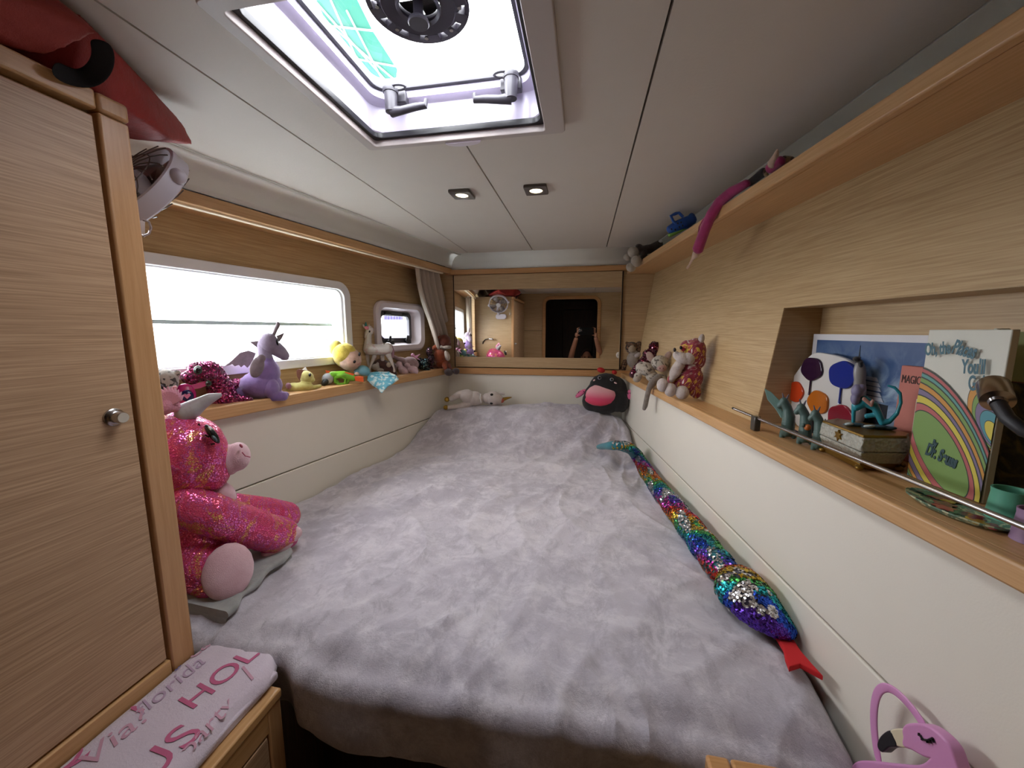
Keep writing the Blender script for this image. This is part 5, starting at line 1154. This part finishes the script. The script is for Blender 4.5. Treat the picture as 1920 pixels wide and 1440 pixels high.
for i, p in enumerate(hp_):
    d = (hp_[min(i+1, len(hp_)-1)]-hp_[max(i-1, 0)]).normalized(); sd = d.cross(nR).normalized(); 
    for a_, b2_ in ((-1, -1), (1, -1), (1, 1), (-1, 1)): vs_.append(p+sd*a_*.0062+nR*b2_*.0018)
for i in range(len(hp_)-1):
    for j in range(4): fs.append((i*4+j, (i+1)*4+j, (i+1)*4+(j+1) % 4, i*4+(j+1) % 4))
fs += [(0, 1, 2, 3), tuple(4*(len(hp_)-1)+j for j in (3, 2, 1, 0))]
o = obj('handle', MB().add(vs_, fs), mFl1, T.t); m_ = o.modifiers.new('smooth_loop', 'SUBSURF'); m_.levels = 2; m_.render_levels = 2
# --- red bag on the wardrobe
T = Toy('red_duffel_bag', 'red fabric bag with black handle lying on top of the wardrobe', 'bag', None, P=Vector((-.80, .40, .347)))
mRd = fur('red_nylon', 'a8322e', '8e2624', 12, 90, .5, .004, 0, .6)
def RB(x, y, z): return Vector((x, y, z))
import bmesh
def hull(pts):
    bm = bmesh.new(); 
    for p in pts: bm.verts.new(p)
    bmesh.ops.convex_hull(bm, input=bm.verts); bm.verts.ensure_lookup_table(); bm.verts.index_update()
    mb = MB(); mb.add([v.co.copy() for v in bm.verts], [tuple(v.index for v in f.verts) for f in bm.faces]); bm.free(); return mb
mb = hull([onz(150, 20, .425), onz(190, 75, .424), onz(262, 142, .422), onz(328, 214, .418), onz(364, 272, .385), onz(346, 236, .41), onz(250, 262, .352), onz(318, 262, .353), onz(200, 200, .35), Vector((-1.0, .20, .35)), Vector((-1.0, .25, .42)), Vector((-.95, .56, .36)), onz(150, 150, .350)])
obj('body', mb, mRd, T.t, rem=.005, sm=5)
mb = hull([onz(90, 106, .357), onz(187, 64, .388), onz(40, 95, .350), onz(0, 86, .348), onz(0, 0, .422), onz(60, -40, .424), onz(150, 30, .41), onz(60, 10, .40), Vector((-.75, .05, .35)), Vector((-.76, .02, .42)), Vector((-.80, .30, .41)), Vector((-.80, .30, .35))])
obj('flap', mb, fur('faded_red_nylon', 'b04a42', '9c3a34', 12, 90, .5, .004, 0, .6), T.t, rem=.005, sm=4, label='paler red folded flap')
mb = MB(); hp2 = [onz(*q, .352+dz) for q, dz in (((95, 125), 0), ((130, 145), .004), ((165, 150), .012), ((190, 128), .022), ((196, 100), .034), ((186, 72), .046))]
vs_ = []; fs = []
for i, p in enumerate(hp2):
    d = (hp2[min(i+1, 5)]-hp2[max(i-1, 0)]).normalized(); u = p.normalized(); sd = d.cross(u).normalized()
    for a_, b2_ in ((-1, -1), (1, -1), (1, 1), (-1, 1)): vs_.append(p*.955+sd*a_*.012+u*b2_*.0015)
for i in range(5):
    for j in range(4): fs.append((i*4+j, (i+1)*4+j, (i+1)*4+(j+1) % 4, i*4+(j+1) % 4))
fs += [(0, 1, 2, 3), (23, 22, 21, 20)]
o = obj('handle', MB().add(vs_, fs), fur('black_webbing', '0d0c0f', None, 60, 400, .4, .001, 0), T.t, label='black webbing handle'); m_ = o.modifiers.new('smooth_loop', 'SUBSURF'); m_.levels = 2; m_.render_levels = 2
# --- fan on the wardrobe end
fc = Vector((-.832, .628, .266)); fn = Vector((.12, .83, -.54)).normalized(); fx = fn.orthogonal().normalized(); fy = fn.cross(fx); MFn = basis(fx, fy, fn, fc)
t = thing('wall_fan', 'white cabin fan mounted high on the wardrobe end beside the window', 'fan', (-.82, YC+.01, .12))
mFw = plain('aged_white_plastic', 'c5bcc4', .4); mWire = plain('dusty_wire', '6e635c', .4, .5)
obj('rim', MB().lathe([(.090, -.018), (.094, -.016), (.095, .012), (.092, .015), (.088, .012), (.088, -.016), (.090, -.018)], MFn, 56), mFw, t)
obj('side_cap', MB().lathe([(0, .008), (.016, .006), (.018, 0), (.016, -.006), (0, -.008)], basis(fx, fy, fn, fc+ (cR*1.0).normalized()*.0) @ Matrix.Translation((.0, .0, 0)) @ Matrix.Rotation(0, 4, 'Z') @ Matrix.Translation((0, 0, 0)), 24), mFw, t) if False else None
capd = (cR - fn*cR.dot(fn)).normalized()
for sg in (1, -1):
    c_p = fc+capd*sg*.096; obj('side_cap', MB().ell(c_p, Matrix(((.013, 0, 0), (0, .013, 0), (0, 0, .014)))), mFw, t)
for zz, sgn_ in ((-.020, -1), (.017, 1)):
    for kk in range(16):
        a_ = kk*math.pi/8; pts = [MFn @ Vector((r_*math.cos(a_+sgn_*(.096-r_)*9), r_*math.sin(a_+sgn_*(.096-r_)*9), zz+sgn_*.012*(1-(r_/.098)**2))) for r_ in (.089, .076, .06, .04, .022)]
        obj('guard_wire', MB().tube(pts, .0011, 6), mWire, t)
    obj('guard_ring', MB().tube([MFn @ Vector((.058*math.cos(a_), .058*math.sin(a_), zz+sgn_*.008)) for a_ in [i*math.pi/16 for i in range(33)]], .0011, 6, False), mWire, t)
obj('hub', MB().lathe([(0, -.034), (.024, -.032), (.026, -.01), (.022, .026), (.010, .032), (0, .032)], MFn, 28), plain('hub_grey', 'b3a9ab', .4), t)
for kk in range(4):
    a_ = kk*math.pi/2+.4; P = []
    for r_, w_ in ((.022, .35), (.05, .42), (.075, .40), (.088, .25)): P.append((r_, a_-w_, -.006)); 
    for r_, w_ in ((.088, .25), (.075, .40), (.05, .42), (.022, .35)): P.append((r_, a_+w_, .008))
    V_ = [MFn @ Vector((r_*math.cos(q), r_*math.sin(q), z)) for r_, q, z in P]
    b_ = obj('blade', MB().add(V_, [tuple(range(8))]), plain('smoky_blade%d' % kk, '8a7d78', .3), t); b_.modifiers.new('thickness', 'SOLIDIFY').thickness = .002
obj('stand', MB().tube([MFn @ Vector((0, 0, -.034)), Vector((-.86, YC+.045, .20)), Vector((-.84, YC+.035, .16))], [.012, .010, .014], 14), mFw, t)
obj('base', MB().plate(rrect(-.825, .145, .10, .045, .02), [], .03, MY(YC+.022), .003), mFw, t)
T = Toy('clear_hook', 'small clear plastic hook on the wardrobe end below the fan', 'hook', None, P=onp(276, 430, Vector((0, .55, 0)), Vector((0, 1, 0))))
T.tube('loop', plain('clear_plastic', 'c9bcbc', .08, Transmission_Weight=.6), [(268, 412, 2.2), (279, 416, 2.2), (283, 427, 2.2), (279, 438, 2.2), (268, 443, 2.2)])
T.flat('plate', plain('frosted_plastic', 'd9cfcf', .3), [(262, 414), (272, 414), (272, 440), (262, 440)], .004, .012)

# --- curtains
def curtain(lbl, Lc, Rc, n, folds, base, z_amp=.022):
    NU, NV = 90, 26; vs_ = []
    for j in range(NV+1):
        f = j/NV; a = lerp(Lc, f); b = lerp(Rc, f)
        for i in range(NU+1):
            u = i/NU; s_ = a[0]*(1-u)+b[0]*u; z = a[1]*(1-u)+b[1]*u
            nn_ = n+z_amp*math.sin(u*folds*2*math.pi+.8*math.sin(f*3))*(.75+.25*math.sin(u*9+f*2)); vs_.append((nn_, s_, z))
    fs = []
    for j in range(NV):
        for i in range(NU): a = j*(NU+1)+i; fs.append((a, a+1, a+NU+2, a+NU+1))
    t = thing('curtain', lbl, 'curtain', base)
    o = obj('drape', MB().add(vs_, fs), M_cur, t, rz=aL); o.modifiers.new('thickness', 'SOLIDIFY').thickness = .0015
    for i in range(5):
        a = Lc[0]; b = Rc[0]; s_ = a[0]+(b[0]-a[0])*(i+.5)/5; obj('glider', MB().box(n-.004, n+.004, s_-.003, s_+.003, a[1]-.002, a[1]+.010), M_cove, t, rz=aL)
M_cur = plain('taupe_curtain', 'b9ab9b', .85, bs=700, bst=.3); M_cur.node_tree.nodes['Principled BSDF'].inputs['Sheen Weight'].default_value = .2
def cps(L_, n): return [(onL(x, y, n).dot(dL), onL(x, y, n).z) for x, y in L_]
curtain('gathered taupe curtain hanging in the far left corner by the porthole', cps([(777, 500), (781, 530), (790, 565), (802, 598), (812, 630), (818, 655)], -1.205), cps([(822, 505), (829, 545), (838, 590), (846, 620), (851, 650), (853, 685)], -1.205), -1.205, 5, LW(-1.2, 2.0, ZL+.02))
curtain('gathered taupe curtain at the near window end, seen only in the mirror', [(.46, .322), (.44, .1), (.40, -.1), (.39, -.19)], [(.56, .322), (.53, .15), (.47, -.08), (.44, -.19)], -1.225, 6, LW(-1.2, .45, ZL+.02))

# --- ceiling downlights
def downlight(lbl, x, y, tilt, power):
    t = thing('ceiling_downlight', lbl, 'lamp', (x, y, ZC), 'square ceiling downlights'); hz = ZC-.004
    M_ = Matrix.Translation((x, y, hz)) @ Matrix.Rotation(tilt, 4, 'Y')
    obj('bezel', MB().plate(rrect(0, 0, .068, .070, .004), [poly_ell(0, 0, .021, .021, 32)], .006, M_, .001), plain('dark_steel', '6d6762', .3, .8), t)
    e_ = NT('lamp_glow'); e_.set(Emission_Strength=2.2); e_.b.inputs['Emission Color'].default_value = lin('fff0c8'); e_.col('fff0d0')
    obj('lens', MB().lathe([(.0205, -.001), (.018, -.003), (0, -.0035)], M_, 28), e_.m, t, label='glowing round lens')
    l = bpy.data.lights.new('downlight_bulb', 'SPOT'); l.energy = power; l.color = (1, .86, .66); l.spot_size = 2.4; l.spot_blend = .8; l.shadow_soft_size = .02
    lo_ = bpy.data.objects.new('downlight_bulb', l); COL.objects.link(lo_); lo_.parent = t; lo_.location = (0, 0, -.012)
downlight('square steel ceiling downlight, left of the two in view', -.393, 1.243, .05, 1.5)
downlight('square steel ceiling downlight, right of the two in view', -.156, 1.246, 0, 1.5)

# --- outside: netting over the hatch, quay beyond the porthole
t_ = NT('mint_netting'); tr = t_.n.new('ShaderNodeBsdfTranslucent'); tr.inputs[0].default_value = (.075, .20, .165, 1)
df = t_.n.new('ShaderNodeBsdfDiffuse'); df.inputs[0].default_value = lin('8fd8c4'); ms = t_.n.new('ShaderNodeMixShader'); ms.inputs[0].default_value = .3
t_.link(tr.outputs[0], ms.inputs[1]); t_.link(df.outputs[0], ms.inputs[2]); t_.link(ms.outputs[0], t_.n['Material Output'].inputs[0])
t = thing('deck_netting', 'mint green netting on deck seen through the hatch', 'net', (-.8, 1.2, 1.2))
Nz = 1.25; ng = [onz(*q, Nz) for q in ((575, -40), (640, -60), (700, 60), (745, 130), (738, 190), (712, 186), (680, 150), (620, 60))]
obj('sheet', MB().plate([(p.x, p.y) for p in ng], [], .004, Matrix.Translation((0, 0, Nz))), t_.m, t, smooth=False)
mCd = plain('white_cord', 'e8f2ee', .6)
for q in (((600, 30), (740, 150)), ((580, -10), (745, 175)), ((620, 0), (700, 180)), ((650, 20), (735, 185)), ((590, 45), (720, 60)), ((640, 105), (745, 125)), ((672, 150), (748, 158))): obj('cord', MB().tube([onz(*q[0], Nz-.008), onz(*q[1], Nz-.008)], .004, 6), mCd, t)
t = thing('quay', 'pale quay with mooring posts far beyond the porthole', 'pier', (-9, 17, -1.8))
def far(x, y, Y): return ony(x, y, Y)
mQ = plain('hazy_lilac_concrete', '3a3460', .8)
a_, b2_, c2, d2 = far(700, 628, 12), far(800, 634, 12), far(800, 640, 9), far(700, 655, 9)
obj('deck', MB().box(-6.6, -4.3, 9.0, 13.0, -.25, -.15), mQ, t, smooth=False)
for i in range(7):
    p = far(722+i*5.2, 600, 16); q = far(722+i*5.2, 588, 16); obj('post', MB().tube([Vector((p.x, p.y, p.z-.0)), q], .07, 8), mQ, t)

# --- the person taking the picture (seen in the mirror)
t = thing('person', 'person in an olive top holding up a phone, reflected in the mirror', 'person', (0, -.5, ZF))
mSkn = plain('skin', 'b07c62', .5, var=.08); mOl = fur('olive_cotton', '4f4a2c'); mHr = plain('dark_hair', '2a1c16', .6)
def skin(name, verts, edges, mat, par, sub=2):
    me = bpy.data.meshes.new(name); base = Vector(verts[0][0])
    me.from_pydata([tuple(Vector(v[0])-base) for v in verts], edges, [])
    o = bpy.data.objects.new(name, me); COL.objects.link(o); W = Matrix.Translation(base); MWD[o] = W; o.parent = par; o.matrix_basis = MWD[par].inverted() @ W
    m_ = o.modifiers.new('skin', 'SKIN'); o.modifiers.new('smooth', 'SUBSURF').levels = sub; o.modifiers['smooth'].render_levels = sub
    for i, v in enumerate(verts): d = me.skin_vertices[0].data[i]; d.radius = (v[1], v[1]) if not isinstance(v[1], tuple) else v[1]; d.use_root = (i == 0)
    m_.use_smooth_shade = True; me.materials.append(mat); return o
bv = [((.03, -.52, -.86), (.13, .09)), ((.03, -.52, -.70), (.13, .085)), ((.03, -.51, -.56), (.12, .08)), ((.03, -.50, -.46), .045), ((.035, -.49, -.41), .042),
      ((-.11, -.50, -.52), .055), ((-.165, -.36, -.42), .042), ((-.135, -.20, -.26), .034), ((-.082, -.06, -.07), .024),
      ((.17, -.50, -.52), .055), ((.225, -.36, -.42), .042), ((.185, -.20, -.24), .034), ((.130, -.06, -.06), .024),
      ((-.05, -.53, -1.0), .085), ((-.06, -.52, -1.2), .06), ((-.06, -.51, -1.33), .04), ((.11, -.53, -1.0), .085), ((.12, -.52, -1.2), .06), ((.12, -.51, -1.33), .04)]
be = [(0, 1), (1, 2), (2, 3), (3, 4), (2, 5), (5, 6), (6, 7), (7, 8), (2, 9), (9, 10), (10, 11), (11, 12), (0, 13), (13, 14), (14, 15), (0, 16), (16, 17), (17, 18)]
body = skin('body', bv, be, mSkn, t)
tv = [((.03, -.52, -.86), (.145, .105)), ((.03, -.52, -.70), (.145, .10)), ((.03, -.51, -.57), (.135, .095)), ((-.10, -.50, -.53), .07), ((-.14, -.43, -.48), .058), ((.16, -.50, -.53), .07), ((.20, -.43, -.48), .058), ((.03, -.52, -1.0), (.14, .1))]
skin('shirt', tv, [(0, 1), (1, 2), (2, 3), (3, 4), (2, 5), (5, 6), (0, 7)], mOl, t)
hcx = Vector((.042, -.49, -.32))
mb = MB().ell(hcx, Matrix.Diagonal((.062, .075, .088)), 24, 16).ell(hcx+Vector((0, .03, -.045)), Matrix.Diagonal((.042, .042, .04)), 16, 10).ell(hcx+Vector((0, .078, -.012)), Matrix.Diagonal((.010, .014, .018)), 12, 8)
hd_ = obj('head', mb, mSkn, t, rem=.005, sm=3)
obj('hair', MB().ell(hcx+Vector((0, -.018, .018)), Matrix.Diagonal((.069, .080, .082)), 24, 16), mHr, t)
for sg in (-1, 1):
    obj('eye', MB().ell(hcx+Vector((sg*.024, .070, .004)), Matrix.Diagonal((.009, .006, .006))), eyeB, hd_); obj('ear', MB().ell(hcx+Vector((sg*.064, .0, -.005)), Matrix.Diagonal((.008, .014, .022))), mSkn, hd_)
obj('mouth', MB().ell(hcx+Vector((0, .072, -.048)), Matrix.Diagonal((.018, .006, .005))), plain('lips', '8f4a44', .5), hd_)
pc = Vector((.024, -.018, .0))
for sg, wx in ((-1, -.082), (1, .130)):
    w0 = Vector((wx, -.06, -.065)); ex = pc.x+sg*.084; pv = [(w0, .021), (Vector((ex+sg*.022, -.045, -.040)), (.020, .014)), (Vector((ex+sg*.020, -.035, -.015)), (.019, .013))]; hv = skin('hand', pv, [(0, 1), (1, 2)], mSkn, t, 2)
    for fi in range(4):
        z_ = -.022+.016*fi; L_ = (.030, .036, .036, .030)[fi]
        skin('finger', [((ex+sg*.018, -.035, z_-.004), .0075), ((ex+sg*.014, -.034+.0, z_+.004), .007), ((ex+sg*.002, -.040, z_+.010), .0065), ((ex-sg*L_*.8, -.036, z_+.012), .006)], [(0, 1), (1, 2), (2, 3)], mSkn, hv, 1)
    skin('thumb', [((ex+sg*.012, -.045, -.045), .009), ((ex+sg*.002, -.048, -.044), .0085), ((ex-sg*.018, -.034, -.043), .007)], [(0, 1), (1, 2)], mSkn, hv, 1)
t = thing('phone', 'black phone held up in both hands, reflected in the mirror', 'phone', pc-Vector((0, 0, .04)))
obj('case', MB().plate(rrect(pc.x, pc.z, .160, .078, .011), [], .008, MY(pc.y), .002), plain('dark_phone_glass', '141416', .15), t)
obj('camera_bump', MB().plate(rrect(pc.x-.060, pc.z+.008, .034, .034, .008), [], .003, MY(pc.y+.007), .001), plain('phone_bump', '2c2c30', .2), t)
for dx, dz in ((-.068, .016), (-.068, .0), (-.053, .008)): obj('lens', MB().lathe([(.006, 0), (.006, .0015), (.0045, .002), (0, .001)], basis(Vector((1, 0, 0)), Vector((0, 0, -1)), Vector((0, 1, 0)), Vector((pc.x+dx, pc.y+.0085, pc.z+dz))), 20), M_chrome, t)
